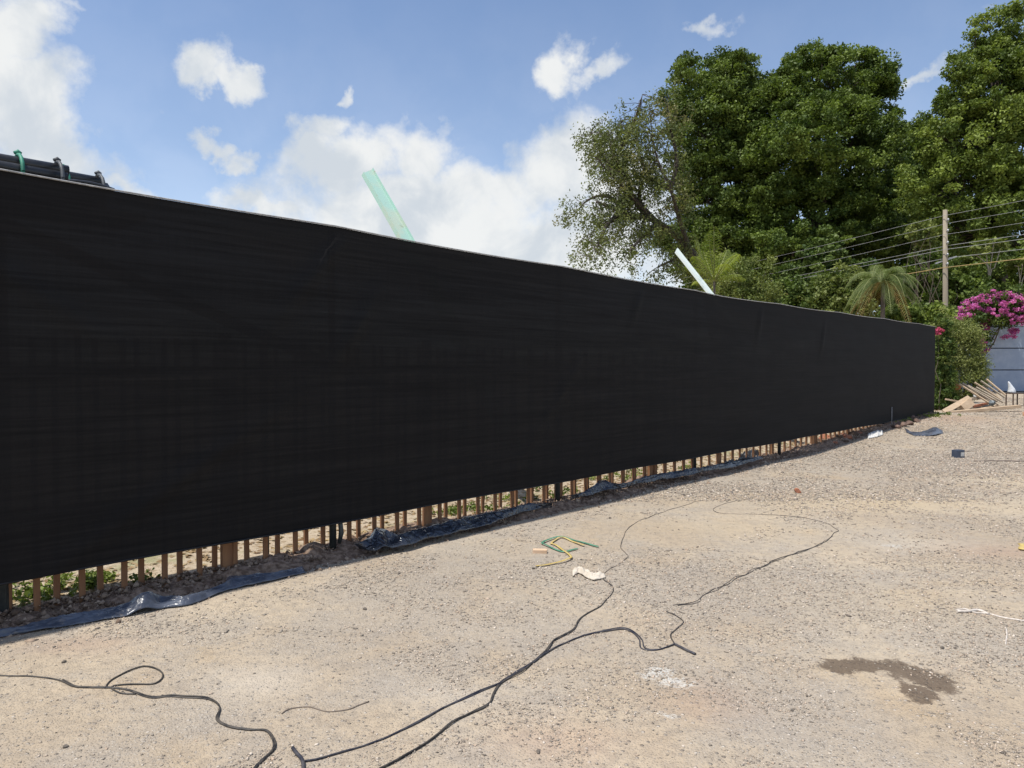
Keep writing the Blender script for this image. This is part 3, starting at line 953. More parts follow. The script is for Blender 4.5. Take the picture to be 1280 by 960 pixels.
# rubble of broken red brick near the far fence foot
for i, (px, py, s) in enumerate([(1022, 553, .10), (1030, 549, .13), (1038, 551, .09), (1047, 549, .14), (1054, 547, .12), (1061, 549, .10), (1067, 545, .13), (1073, 543, .09),
                                 (1043, 555, .07), (1058, 553, .06)]):
    o = rock('brick_rubble', gp(px, py), s, m_brick if i % 3 else m_clod, 40 + i, (1.1, .9, .6), 2)
    tag(o, 'lump of reddish brick rubble heaped at the far fence foot', 'brick rubble', 'brick rubble at the far fence foot')
m_rubb = simple('dark_rubble', (.10, .065, .05), (.2, .13, .1), 15, .95, bump=.8)
k_ = 0
for (px, py, s) in [(1120, 533, .10), (1128, 531, .13), (1136, 528, .12), (1146, 525, .11), (1141, 521, .10)]:
    o = rock('dark_clod', gp(px, py + 2), s, m_rubb, 70 + k_, (1.3, .9, .6), 2); k_ += 1
    tag(o, 'dark soil clod in the shade at the far foot of the net', 'soil clod', 'dark clods at the far foot of the net')
# single larger pebbles visible on the yard
m_peb = simple('dark_pebble', (.10, .085, .07), (.2, .17, .14), 20, .9, bump=.4)
for i, (px, py, s, lab) in enumerate([(673, 941, .011, 'dark pebble on bare dust near the bottom of the yard'), (1178, 810, .012, 'dark pebble just above the wet stain'),
                                      (456, 762, .014, 'dark pebble on open gravel below the curled plastic sheet'), (667, 711, .016, 'round black pebble below the tail of the yellow strap'),
                                      (80, 828, .012, 'dark pebble left of the looped cable'), (82, 934, .011, 'dark pebble below the left black cable')]):
    tag(rock('pebble', gp(px, py), s, m_peb, 90 + i, (1.2, 1, .7), 2), lab, 'pebble')

# cables
m_cable = simple('black_cable', (.014, .014, .017), (.075, .065, .055), 18, .6)
m_cableb = simple('blue_black_cable', (.016, .018, .034), (.07, .066, .07), 16, .55)
m_brownc = simple('dull_brown_wire', (.13, .10, .08), (.2, .16, .13), 12, .8)
m_rope = simple('white_rope', (.62, .56, .5), (.45, .4, .35), 30, .9)


def cable(name, strands, lab, cat='cable', grp=None, mt=m_cable, bury=.68):
    c0 = gp(*strands[0][0][0])
    mb = MB()
    for si, (pts, r, dx, jit) in enumerate(strands):
        P_ = smooth_path([gp(*q_) for q_ in pts], .02, jit * 1.8 + .001, si * 13 + int(pts[0][0]))
        out = []
        for i, p in enumerate(P_):
            z = float(gz(p.x, p.y)) + r * .7 + .005 * float(vnoise(i * .07, 9.1, si)) ** 3 - r * 2.2 * max(0, float(vnoise(i * .11, 3.7, si + 9)) - bury)
            w = .5 + .5 * math.sin(i * .11 + si)
            out.append(Vector((p.x + dx * w, p.y + dx * .7 * (1 - w), z + (abs(dx) * .3 if si else 0))) - c0)
        mb.tube(out, r, 7)
    o = mb.build(name, mt, loc=c0)
    return tag(o, lab, cat, grp)


L1 = [(-30, 843), (0, 845), (50, 847), (75, 851), (95, 859), (130, 860), (160, 864), (190, 873), (215, 871), (250, 873), (265, 877), (274, 886), (270, 900), (285, 909),
      (310, 913), (332, 914), (342, 926), (342, 938), (330, 950), (318, 962), (300, 985)]
LO = [(133, 861), (140, 851), (160, 840), (180, 834), (198, 838), (204, 846), (194, 855), (170, 856), (150, 857), (138, 860), (150, 867), (170, 868)]
cable('looped_cable', [(L1, .004, 0, .004), (L1[3:], .0038, .010, .004), (LO, .004, 0, .003)], 'black cable with a small open loop near the left bottom corner')
C2 = [(378, 953), (400, 949), (450, 935), (490, 920), (520, 905), (560, 884), (600, 865), (622, 856), (650, 838), (680, 818), (710, 803), (740, 793), (775, 787), (791, 791),
      (800, 800), (802, 811), (820, 813), (843, 806), (858, 812), (868, 818)]
cable('blue_cable', [(C2, .0042, 0, .004), (C2[:-2], .0036, .010, .005), ([(366, 937), (371, 944), (378, 953), (379, 975)], .008, 0, 0), ([(843, 806), (856, 813), (869, 819)], .008, 0, .002)],
      'blue-black twin cable running diagonally with a forked end at the bottom', mt=m_cableb)
C3 = [(462, 968), (500, 949), (535, 928), (565, 905), (590, 893), (611, 882), (618, 866), (628, 852), (650, 840), (663, 831), (690, 806), (718, 786), (726, 774), (750, 758),
      (767, 742), (766, 734), (755, 726), (751, 722), (760, 713), (785, 698), (784, 692), (776, 684), (779, 672), (783, 662), (800, 651), (838, 637), (868, 628), (890, 622)]
cable('black_cable', [(C3[:17], .0042, 0, .006), (C3[15:], .0026, 0, .010), (C3[:13], .0038, .012, .008)], 'long black cable winding from the bottom past the rag towards the net')
C4 = [(845, 758), (872, 751), (910, 729), (940, 714), (980, 697), (1018, 684), (1040, 670), (1044, 662), (1034, 655), (1000, 647), (950, 643), (903, 642), (893, 637), (905, 630), (921, 626)]
cable('thin_black_wire', [(C4, .0026, 0, .014), (C4[:7], .0026, .005, .012)], 'thin dark wire curving across the middle of the yard', 'wire', bury=.5)
cable('short_wire', [([(833, 765), (845, 770), (855, 778), (846, 786), (838, 794), (843, 805)], .004, 0, .004)], 'short kinked black wire above the end of the blue-black cable', 'wire')
cable('root', [([(352, 893), (362, 887), (385, 884), (410, 890), (435, 888), (448, 883), (462, 878)], .003, 0, .004)], 'thin brown root half buried in pale dust', 'root', mt=m_brownc)
cable('white_rope', [([(1193, 763), (1206, 762), (1216, 766), (1235, 768), (1255, 773), (1285, 778)], .006, 0, .004), ([(1195, 766), (1208, 766), (1222, 764), (1235, 769)], .009, .01, .006)],
      'frayed off-white rope lying at the right of the yard', 'rope', mt=m_rope)
cable('white_string', [([(1258, 786), (1259, 795), (1257, 806)], .004, 0, .002)], 'short white string end below the frayed rope', 'string', mt=m_rope)
cable('dark_stick', [([(1218, 577), (1240, 576.5), (1280, 577)], .012, 0, .004)], 'thin dark stick lying on the far gravel right of the dark blue box', 'stick', mt=m_brownc)

# ------------------------------------------------------------------ boundary wall of blue-grey panels
m_panel, nt, b = mat('blue_grey_paint')
tcn = nt.n('ShaderNodeNewGeometry').outputs['Position']
c = nt.mix(nt.smooth(nt.noise(tcn, 1.6, 5, .6), .4, .65), (.27, .33, .44), (.33, .39, .49))
nt.set(b.inputs['Base Color'], c); b.inputs['Roughness'].default_value = .55
nt.set(b.inputs['Normal'], nt.bump(nt.noise(tcn, 3, 3, .5), .1, .02))
m_groove = simple('dark_frame_paint', (.05, .06, .085), (.07, .08, .1), 6, .6)
wl = empty('panel_gate', (25, 32, .5), 'blue-grey gate of wide horizontal panels under the magenta flowers', 'gate')
pp = None
for cx in (-7.4, -1.9, 3.6):
    for k in range(3):
        if pp is None:
            pp = MB().box(-2.70, 2.70, -.03, .03, 0, .93).build('panel', m_panel, wl, .01); q_ = pp
        else:
            q_ = pp.copy(); COL.objects.link(q_); q_.parent = wl
        q_.location = (cx, 0, .06 + k * .975)
mb = MB(); mb.box(-10.1, 6.3, .045, .10, 0, 2.98); mb.build('backing_frame', m_groove, wl)
mb = MB(); mb.box(-10.1, 6.3, -.05, .12, 2.99, 3.06); mb.build('top_rail', m_panel, wl)

# ------------------------------------------------------------------ pile of timber
m_plank = simple('weathered_plank', (.50, .38, .26), (.40, .29, .19), 5, .8, bump=.3, bscale=40, stretch=(1, 6, 6))
m_greyp = simple('grey_weathered_slat', (.40, .33, .25), (.27, .22, .16), 5, .85, bump=.3, bscale=40, stretch=(1, 6, 6))


def plank(p0, p1, Y0, Y1, w, h, mt, lab, grp, up=(0, 0, 1), name='plank', cat='plank'):
    a_ = at(p0[0], p0[1], Y0); b_ = at(p1[0], p1[1], Y1)
    c0 = a_.copy()
    o = MB().bar((0, 0, 0), b_ - c0, w, h, up).build(name, mt, bevel=.004, loc=c0)
    return tag(o, lab, cat, grp)


GP = 'planks in the timber pile'
plank((1186, 516), (1274, 508), 20.9, 21.1, .16, .085, m_plank, 'long pale plank lying lowest along the front of the timber pile', GP)
plank((1180, 515), (1212, 497), 21.0, 21.5, .16, .045, m_plank, 'pale plank propped diagonally at the left of the timber pile', GP, (0, -.6, .5))
plank((1203, 511), (1214, 502), 21.2, 21.3, .24, .12, m_plank, 'short thick pale board in the middle of the timber pile', GP, (0, -1, .3))
plank((1196, 510), (1228, 509), 21.6, 21.7, .12, .10, m_greyp, 'grey batten stacked behind the short board of the timber pile', GP)
plank((1206, 500), (1232, 496), 21.9, 21.9, .12, .09, m_greyp, 'uppermost grey offcut lying across the timber pile', GP)
plank((1182, 499), (1215, 505), 21.6, 21.5, .09, .05, m_plank, 'small batten under the propped plank of the timber pile', GP)
plank((1216, 508), (1240, 503), 21.6, 21.8, .10, .06, m_brick, 'reddish offcut under the leaning slats', GP)
plank((1222, 512), (1248, 507), 21.5, 21.6, .09, .05, m_plank, 'short batten lying behind the long front plank', GP)
GS = 'slats leaning on the bush'
sl = [((1199, 480), (1243, 508), 21.9, 21.4), ((1203, 479), (1248, 506), 22.0, 21.5), ((1210, 482), (1247, 502), 22.1, 21.7), ((1218, 478), (1252, 500), 22.2, 21.8),
      ((1220, 484), (1254, 503), 22.1, 21.6), ((1226, 476), (1256, 497), 22.3, 21.9), ((1233, 474), (1257, 494), 22.4, 22.0), ((1228, 482), (1250, 498), 22.3, 22.1), ((1213, 487), (1238, 502), 22.0, 21.6)]
for i, (p0, p1, Y0, Y1) in enumerate(sl):
    plank(p0, p1, Y0, Y1, .05, .045, m_greyp if i % 3 else m_plank, 'long slat leaning side by side with others from the timber pile up to the bush', GS, (0, -.5, 1), 'slat', 'slat')
# log end
o = rock('log_end', at(1196, 486, 22.1), .14, simple('orange_sawn_wood', (.42, .19, .07), (.3, .13, .05), 14, .9), 8, (1.3, 1, .8), 2)
tag(o, 'orange-brown log end at the upper left of the timber pile', 'log')
o = rock('root_ball', gp(1187, 508), .24, simple('dry_root', (.26, .16, .09), (.14, .085, .05), 14, .95, bump=.9), 9, (1, .9, .8), 3)
tag(o, 'brown root ball between the far net end and the timber pile', 'root ball')
o = rock('grey_can', at(1240, 506, 21.3), .10, m_plate, 19, (1, 1, 1), 2); tag(o, 'grey lump resting on the long front plank', 'stone')
o = rock('white_lump', at(1219, 496, 21.7), .08, m_white, 21, (.8, .8, 1), 2); tag(o, 'whitish lump on top of the timber pile', 'stone')
o = rock('brown_sack', gp(1279, 521), .2, simple('brown_sacking', (.26, .14, .08), (.36, .2, .12), 9, .95, bump=.6), 23, (1.7, .9, .55), 3)
o.location.x += .3
tag(o, 'brown sack lying at the right edge beyond the long plank', 'sack')
# stool with white bag
p = at(1269, 503, 23.4); p.z = float(gz(p.x, p.y))
m_rust = simple('dark_rusty_steel', (.07, .045, .035), (.13, .08, .055), 20, .8, .2)
stl = empty('stool', p, 'low dark metal stool in front of the blue-grey gate', 'stool', rz=.2)
MB().box(-.25, .25, -.16, .16, .40, .425).build('seat', m_rust, stl, .004)
lg = None
for (x, y) in ((-.22, -.13), (.22, -.13), (.22, .13), (-.22, .13)):
    if lg is None: lg = MB().bar((0, 0, 0), (0, 0, .40), .028, .028, (0, 1, 0)).build('leg', m_rust, stl); q_ = lg
    else:
        q_ = lg.copy(); COL.objects.link(q_); q_.parent = stl
    q_.location = (x, y, 0)
m_bag = simple('white_plastic', (.68, .70, .72), (.55, .57, .6), 12, .5, bump=.3)
mb = MB(); mb.tube([(0, 0, 0), (.01, 0, .05), (.0, 0, .12), (-.04, 0, .23), (-.08, 0, .33), (-.10, 0, .38)], [.11, .12, .10, .06, .035, .012], 12)
o = mb.build('white_bag', m_bag, loc=p + Vector((-.13, 0, .427))); tag(o, 'tapering white plastic bag standing on the dark stool', 'bag')

# ------------------------------------------------------------------ vegetation
def leaves(centers, rads, count, L, W, rs, up=.6, tone=None, droop=0.0, flat=.65):
    """count leaves per clump -> verts, faces, tone"""
    r = np.random.default_rng(rs)
    n = len(centers)
    idx = np.repeat(np.arange(n), count)
    N_ = len(idx)
    off = r.normal(0, 1, (N_, 3)); off /= np.linalg.norm(off, axis=1)[:, None]
    off *= (r.uniform(0, 1, N_) ** .45)[:, None]
    off *= rads[idx][:, None] * np.array([1, 1, flat])
    P_ = centers[idx] + off
    P_[:, 2] -= droop * rads[idx] * r.uniform(0, 1, N_)
    nn = r.normal(0, 1, (N_, 3)); nn /= np.linalg.norm(nn, axis=1)[:, None]
    nn = nn + np.array([0, 0, up]) + off / (np.linalg.norm(off, axis=1)[:, None] + 1e-6) * .35
    nn /= np.linalg.norm(nn, axis=1)[:, None]
    t = r.normal(0, 1, (N_, 3)); t -= (t * nn).sum(1)[:, None] * nn; t /= np.linalg.norm(t, axis=1)[:, None]
    bb = np.cross(nn, t)
    sc_ = r.uniform(.6, 1.25, N_)[:, None]
    l = L * sc_; w = W * sc_
    V = np.stack([P_ - t * l * .5, P_ + bb * w * .5 - t * l * .05 - nn * l * .03, P_ + t * l * .5 - nn * l * .10, P_ - bb * w * .5 - t * l * .05 - nn * l * .03], 1).reshape(-1, 3)
    Fc = np.arange(N_ * 4).reshape(-1, 4)
    ct = (tone if tone is not None else r.uniform(0, 1, n))
    tn = np.clip(ct[idx] ** 1.4 * .7 + r.uniform(0, .35, N_), 0, 1)
    return V, Fc, tn


def clumps(lobes, n, rs, rmin, rmax, inner=.25):
    r = np.random.default_rng(rs)
    lobes = np.array(lobes, float)
    wt = (lobes[:, 3] * lobes[:, 5]) ** 1.0; wt /= wt.sum()
    out = []
    while len(out) < n:
        i = r.choice(len(lobes), p=wt); lb = lobes[i]
        v = r.normal(0, 1, 3); v /= np.linalg.norm(v)
        rad = 1 + r.normal(-.06, .20) if r.random() > inner else r.random() ** .5
        p = lb[:3] + v * rad * lb[3:6]
        d_ = (((p - lobes[:, :3]) / lobes[:, 3:6]) ** 2).sum(1)
        if (d_ < .35).any() and r.random() > .2: continue
        out.append(p)
    return np.array(out), r.uniform(rmin, rmax, n)


def branch(mb, a, b_, r0, r1, rs, wig=.08, n=6):
    r = random.Random(rs)
    a = Vector(a); b_ = Vector(b_); L_ = (b_ - a).length
    pts = []
    for i in range(n + 1):
        t = i / n
        p = a.lerp(b_, t)
        if 0 < i < n: p += Vector((r.uniform(-1, 1), r.uniform(-1, 1), r.uniform(-.6, 1))) * wig * L_ * math.sin(math.pi * t)
        pts.append(p)
    mb.tube(pts, [r0 + (r1 - r0) * i / n for i in range(n + 1)], 7 if r0 > .06 else 5, cap=False)
    return pts


m_bark = simple('tree_bark', (.085, .065, .048), (.14, .11, .085), 6, .95, bump=.8, bscale=20)
m_bark2 = simple('dark_bark', (.05, .04, .032), (.09, .07, .055), 6, .95, bump=.8, bscale=20)
LEAFA = leafmat('leaf_deep_green', (.03, .056, .010), (.19, .25, .05))
LEAFB = leafmat('leaf_mid_green', (.03, .060, .010), (.21, .275, .055))
LEAFC = leafmat('leaf_olive_dry', (.06, .082, .028), (.21, .235, .08), .3, dry=(.21, .19, .075))
LEAFD = leafmat('leaf_yellow_green', (.045, .078, .013), (.25, .31, .06))
LEAFE = leafmat('leaf_shrub', (.03, .062, .014), (.15, .20, .045))
LEAFG = leafmat('leaf_fresh', (.07, .105, .02), (.235, .26, .075))


def lobe(px, py, rx, ry, Y, k=1.0, ryd=None):
    c = at(px, py, Y); s = Y / F
    return (c.x, c.y, c.z, rx * s, (ryd if ryd else rx * s * .9 * k), ry * s)


def tree(name, lab, cat, lobes, base, fork, nclump, nleaf, L, W, leaf, bark, rs, trunk_r=.35, rmin=.45, rmax=.95, up=.6, grp=None, inner=.25, flat=.65, limbs=True):
    B_ = Vector(base)
    rt = empty(name, B_, lab, cat, grp)
    rl = random.Random(rs + 5); extra = []
    for lb in lobes:
        for _k in range(6):
            v = Vector((rl.uniform(-1, 1), rl.uniform(-1, .4), rl.uniform(-.5, 1))).normalized(); q_ = rl.uniform(.16, .34)
            extra.append((lb[0] + v.x * lb[3] * 1.08, lb[1] + v.y * lb[4] * 1.08, lb[2] + v.z * lb[5] * 1.08, lb[3] * q_ * 1.2, lb[4] * q_ * 1.2, lb[5] * q_))
    C_, R_ = clumps(lobes, int(nclump * .72), rs, rmin, rmax, inner)
    C2_, R2_ = clumps(extra, int(nclump * .33), rs + 9, rmin * .8, rmax * .8, inner)
    C_ = np.concatenate([C_, C2_]); R_ = np.concatenate([R_, R2_])
    V, Fc, tn = leaves(C_, R_, nleaf, L, W, rs + 1, up, flat=flat)
    link('crown', npmesh('crown', V - np.array(B_), Fc, {'tone': ('FACE', tn)}), leaf, rt)
    mb = MB(); r = random.Random(rs)
    fk = Vector(fork)
    branch(mb, B_ - B_ + Vector((0, 0, -.2)), fk - B_, trunk_r, trunk_r * .75, rs, .03)
    if limbs:
        for i, lb in enumerate(lobes):
            c_ = Vector(lb[:3]) - B_
            pts = branch(mb, fk - B_, c_, trunk_r * .5, trunk_r * .18, rs + i, .06)
            near_ = np.argsort(((C_ - np.array(lb[:3])) ** 2).sum(1))[: 40]
            for q_ in r.sample(list(near_), min(9, len(near_))):
                branch(mb, pts[r.choice([3, 4, 5, 6])], Vector(C_[q_]) - B_, trunk_r * .16, .02, rs + int(q_), .08, 4)
    mb.build('trunk', bark, rt)
    return rt


gg = lambda x, y: (x, y, float(rise(y)))
TG = 'tall trees behind the wires'
# big trees
c = at(905, 300, 47)
tree('broadleaf_tree', 'dark round-crowned tall tree left of the largest one, with the leaning sparse tree before it', 'tree',
     [lobe(890, 125, 46, 48, 47), lobe(880, 170, 38, 50, 46), lobe(925, 165, 50, 60, 46), lobe(882, 240, 34, 48, 46), lobe(915, 250, 60, 65, 47), lobe(928, 118, 20, 26, 49),
      lobe(895, 310, 55, 45, 46), lobe(868, 98, 20, 24, 49), lobe(912, 88, 24, 20, 48)],
     gg(at(905, 300, 47).x, 47), at(905, 320, 47), 950, 150, .20, .115, LEAFA, m_bark2, 101, .42, .35, .85, grp=TG)
tree('broadleaf_tree', 'largest and broadest dark green tree in the middle of the row', 'tree',
     [lobe(1040, 110, 58, 44, 46), lobe(990, 150, 42, 50, 45), lobe(1085, 150, 34, 50, 46), lobe(1020, 190, 80, 65, 44.5), lobe(1085, 220, 36, 60, 46), lobe(960, 215, 45, 65, 44.5),
      lobe(1010, 275, 75, 55, 45), lobe(1080, 290, 50, 50, 46), lobe(1022, 82, 26, 20, 45.5), lobe(1060, 92, 28, 22, 46), lobe(990, 330, 70, 40, 44), lobe(1104, 175, 16, 30, 46)],
     gg(at(1030, 300, 46).x, 46), at(1030, 330, 46), 1500, 150, .20, .115, LEAFB, m_bark2, 201, .5, .35, .85, grp=TG)
tree('broadleaf_tree', 'tall green tree running out of the picture at the right edge', 'tree',
     [lobe(1245, 40, 24, 32, 39), lobe(1238, 92, 32, 32, 39), lobe(1205, 120, 32, 38, 38), lobe(1275, 110, 46, 50, 39), lobe(1180, 172, 30, 30, 38), lobe(1225, 175, 60, 50, 38),
      lobe(1290, 190, 60, 60, 39), lobe(1185, 230, 50, 42, 38), lobe(1250, 255, 65, 50, 38), lobe(1320, 120, 60, 90, 40), lobe(1195, 285, 40, 34, 38.5), lobe(1285, 310, 60, 50, 39)],
     gg(at(1250, 300, 39).x, 39), at(1248, 300, 39), 1350, 150, .175, .10, LEAFD, m_bark2, 301, .45, .3, .75, grp=TG)
tree('broadleaf_tree', 'lower darker tree filling the gap between the broad tree and the right-edge tree', 'tree',
     [lobe(1140, 215, 40, 45, 52), lobe(1125, 265, 50, 50, 52), lobe(1160, 290, 50, 50, 52), lobe(1118, 185, 14, 22, 53), lobe(1152, 178, 20, 22, 53)],
     gg(at(1140, 300, 52).x, 52), at(1140, 320, 52), 550, 140, .22, .13, LEAFE, m_bark2, 401, .4, .5, 1.0, grp=TG)
tree('broadleaf_tree', 'shaded low tree standing behind the palm and the wires', 'tree',
     [lobe(960, 340, 70, 45, 50), lobe(1050, 350, 80, 40, 49), lobe(1130, 350, 70, 45, 50), lobe(1230, 350, 80, 50, 48), lobe(900, 345, 40, 34, 50)],
     gg(at(1050, 300, 50).x, 50), at(1050, 375, 50), 600, 110, .3, .18, LEAFA, m_bark2, 451, .35, .5, 1.1, grp=TG)

# sparse leaning tree
B_ = Vector(gg(at(905, 330, 37).x, 37))
rt = empty('sparse_tree', B_, 'sparse olive tree with leaning bare limbs against the white cloud', 'tree', TG)
mb = MB(); ends = []
A = lambda px, py, Y=37: at(px, py, Y) - B_
main = [Vector((0, 0, -.2)), A(880, 345), A(862, 312), A(845, 295), A(822, 277), A(795, 270), A(770, 262), A(745, 252)]
mb.tube(smooth_path(main, .5), list(np.linspace(.36, .07, len(smooth_path(main, .5)))), 8)
limbs = [[(862, 312), (848, 270), (838, 235), (822, 200), (815, 165), (812, 135)], [(838, 235), (846, 200), (838, 160), (834, 125)], [(845, 295), (800, 262), (785, 225), (776, 185), (778, 150)],
         [(820, 277), (790, 245), (765, 220), (748, 200)], [(800, 271), (770, 275), (745, 285), (735, 300)], [(822, 278), (805, 295), (790, 310), (780, 322)],
         [(862, 312), (850, 322), (830, 330), (815, 338)], [(785, 268), (760, 245), (735, 250), (718, 268)], [(776, 185), (790, 160), (800, 130), (803, 118)], [(785, 225), (758, 200), (742, 175), (738, 160)], [(780, 262), (760, 280), (748, 305), (742, 320)], [(800, 262), (800, 235), (812, 215), (822, 190)],
         [(785, 225), (765, 190), (760, 165), (756, 178)], [(838, 235), (815, 225), (800, 195), (795, 160)]]
allb = []
for li, l_ in enumerate(limbs):
    pts = smooth_path([A(x, y, 37 + ((li * 7) % 5 - 2) * .8 * min(1, k / 2)) for k, (x, y) in enumerate(l_)], .35, .0)
    mb.tube(pts, list(np.linspace(.15, .012, len(pts))), 6, cap=False)
    allb += pts[len(pts) // 4:]
allb += [Vector(p) for p in smooth_path(main, .5)[8:]]
r = random.Random(5); cen = []
for i in range(430):
    p = r.choice(allb)
    e_ = p + Vector((r.uniform(-1.3, .9), r.uniform(-1.4, 1.4), r.uniform(-1.2, 1.0)))
    branch(mb, p, e_, .02, .006, 900 + i, .12, 3)
    cen.append(e_); cen.append(p.lerp(e_, .6))
mb.build('trunk', m_bark2, rt)
cen = np.array([tuple(c_ + B_) for c_ in cen])
V, Fc, tn = leaves(cen, np.random.default_rng(4).uniform(.25, .6, len(cen)), 36, .16, .075, 17, .2, droop=1.2, flat=.8)
link('crown', npmesh('crown', V - np.array(B_), Fc, {'tone': ('FACE', tn)}), LEAFC, rt)


def shrub(lab, lobes, base, n, nl, L, W, leaf, rs, grp=None, rmin=.2, rmax=.45, name='shrub', cat='shrub', up=.6, flat=.8):
    B2 = Vector(base); rt2 = empty(name, B2, lab, cat, grp)
    C_, R_ = clumps(lobes, n, rs, rmin, rmax, .3)
    V, Fc, tn = leaves(C_, R_, nl, L, W, rs + 1, up, flat=flat)
    link('foliage', npmesh('foliage', V - np.array(B2), Fc, {'tone': ('FACE', tn)}), leaf, rt2)
    mb_ = MB(); rr = random.Random(rs)
    for q_ in rr.sample(range(len(C_)), min(12, len(C_))):
        branch(mb_, (rr.uniform(-.1, .1), rr.uniform(-.1, .1), -.1), Vector(C_[q_]) - B2, .022, .006, rs + q_, .1, 5)
    mb_.build('stem', m_bark, rt2)
    return rt2


SG = 'shrubs between the net and the tall trees'


def sh(lab, px, Y, lobes, *a, **k):
    x = at(px, 400, Y).x
    return shrub(lab, lobes, (x, Y, float(rise(Y)) - .02), *a, **k)


sh('rounded olive-green shrub just right of the yellow palm', 935, 27, [lobe(938, 335, 24, 15, 27), lobe(920, 352, 26, 18, 27), lobe(940, 365, 34, 20, 27), lobe(930, 400, 30, 30, 27)], 150, 90, .12, .05, LEAFG, 501, grp=SG)
sh('low broad shrub above the net right of the olive-green one', 1000, 31, [lobe(985, 372, 30, 20, 31), lobe(1012, 378, 30, 18, 31), lobe(960, 378, 24, 16, 31), lobe(995, 400, 40, 25, 31)], 170, 80, .16, .09, LEAFE, 511, grp=SG)
sh('mid green shrub left of the drooping palm', 1048, 30, [lobe(1040, 365, 26, 22, 30), lobe(1058, 358, 20, 22, 30), lobe(1050, 385, 34, 20, 30)], 150, 80, .17, .10, LEAFG, 521, grp=SG)
sh('climbing leafy shrub rising behind the wires in the middle of the row', 1032, 36, [lobe(1030, 325, 26, 28, 36), lobe(1010, 345, 40, 20, 36), lobe(1060, 345, 30, 20, 36)], 120, 80, .2, .12, LEAFE, 526, grp=SG)
sh('bright low hedge of leafy creeper over the far end of the net', 1160, 25, [lobe(1125, 398, 26, 12, 25), lobe(1155, 396, 26, 13, 25), lobe(1176, 400, 14, 10, 25), lobe(1168, 412, 30, 14, 25), lobe(1130, 412, 36, 14, 25)],
   260, 80, .13, .075, LEAFD, 531, grp=SG, rmin=.15, rmax=.32)
sh('dark shrub behind the utility pole', 1165, 33, [lobe(1165, 360, 36, 32, 33), lobe(1205, 372, 28, 28, 33), lobe(1150, 335, 22, 18, 33)], 150, 80, .2, .12, LEAFA, 541, grp=SG)
sh('pale shrub rising beside the utility pole on its left', 1148, 31, [lobe(1150, 288, 12, 10, 31), lobe(1158, 300, 10, 8, 31)], 34, 60, .16, .08, LEAFG, 546, grp=SG, rmin=.2, rmax=.35)
sh('dark shrub mass behind the magenta flowers at the right edge', 1260, 35, [lobe(1250, 360, 50, 40, 35), lobe(1290, 350, 50, 50, 35)], 170, 80, .2, .12, LEAFA, 551, grp=SG)
# bush at far end of net
sh('tall feathery yellow-green bush between the net end and the gate', 1200, 23.3,
   [lobe(1202, 418, 17, 18, 23), lobe(1190, 440, 24, 34, 23.2), lobe(1210, 448, 17, 34, 23), lobe(1198, 470, 28, 30, 23.2), lobe(1180, 420, 14, 26, 23), lobe(1220, 474, 12, 18, 23.2), lobe(1178, 480, 12, 30, 22.6)],
   560, 80, .09, .022, leafmat('leaf_feathery', (.09, .12, .025), (.33, .35, .12)), 561, name='bush', cat='bush', rmin=.14, rmax=.34)

# bougainvillea
m_bract = leafmat('magenta_bract', (.44, .07, .32), (.74, .24, .58), .4)
B3 = Vector((at(1240, 480, 30.6).x, 32.6, .5))
rt = empty('bougainvillea', B3, 'bougainvillea with magenta flowers spilling over the blue-grey gate', 'bougainvillea')
lb = [lobe(1205, 398, 20, 12, 30.5), lobe(1222, 385, 18, 14, 31), lobe(1245, 375, 22, 16, 31), lobe(1262, 388, 22, 14, 31), lobe(1275, 378, 24, 18, 31.2), lobe(1240, 395, 26, 10, 31.2), lobe(1228, 420, 7, 18, 31.4)]
C_, R_ = clumps(lb, 230, 601, .2, .4, .3)
V, Fc, tn = leaves(C_, R_, 55, .13, .08, 602, .5)
link('foliage', npmesh('foliage', V - np.array(B3), Fc, {'tone': ('FACE', tn)}), LEAFE, rt)
fl_l = [lobe(1200, 397, 14, 6, 30.1), lobe(1213, 388, 12, 7, 30.2), lobe(1222, 378, 14, 8, 30.4), lobe(1246, 386, 12, 9, 30.1), lobe(1266, 380, 16, 12, 30.2), lobe(1272, 395, 10, 8, 30.2), lobe(1262, 372, 16, 8, 30.5),
        lobe(1240, 368, 10, 6, 30.6), lobe(1262, 417, 9, 6, 31.3), lobe(1230, 430, 5, 14, 31.2), lobe(1232, 405, 4, 10, 31.2), lobe(1192, 398, 8, 4, 29.8), lobe(1278, 388, 10, 14, 30.3)]
C_, R_ = clumps(fl_l, 170, 611, .06, .19, .4)
V, Fc, tn = leaves(C_, R_, 42, .09, .07, 612, .3)
link('flowers', npmesh('flowers', V - np.array(B3), Fc, {'tone': ('FACE', tn)}), m_bract, rt)
mb = MB()
for i, l_ in enumerate(lb): branch(mb, (0, 0, -.1), Vector(l_[:3]) - B3, .05, .015, 620 + i, .08)
mb.build('stem', m_bark, rt)
B4 = at(1173, 415, 21.6); B4.z = .3
rt = empty('pink_flower_shrub', B4, 'small plant with one pink bloom at the far end of the net', 'plant')
C_, R_ = clumps([lobe(1173, 413, 4.5, 5, 21.6)], 14, 631, .04, .09)
V, Fc, tn = leaves(C_, R_, 36, .06, .05, 632, .3)
link('flowers', npmesh('flowers', V - np.array(B4), Fc, {'tone': ('FACE', tn)}), leafmat('pink_petal', (.55, .09, .2), (.75, .2, .34), .4), rt)
C_, R_ = clumps([lobe(1180, 430, 10, 26, 21.8), lobe(1177, 402, 8, 10, 21.8), lobe(1180, 475, 11, 36, 21.9), lobe(1176, 505, 8, 8, 21.9)], 210, 641, .08, .16)
V, Fc, tn = leaves(C_, R_, 34, .09, .045, 642, .5)
link('foliage', npmesh('foliage', V - np.array(B4), Fc, {'tone': ('FACE', tn)}), LEAFE, rt)
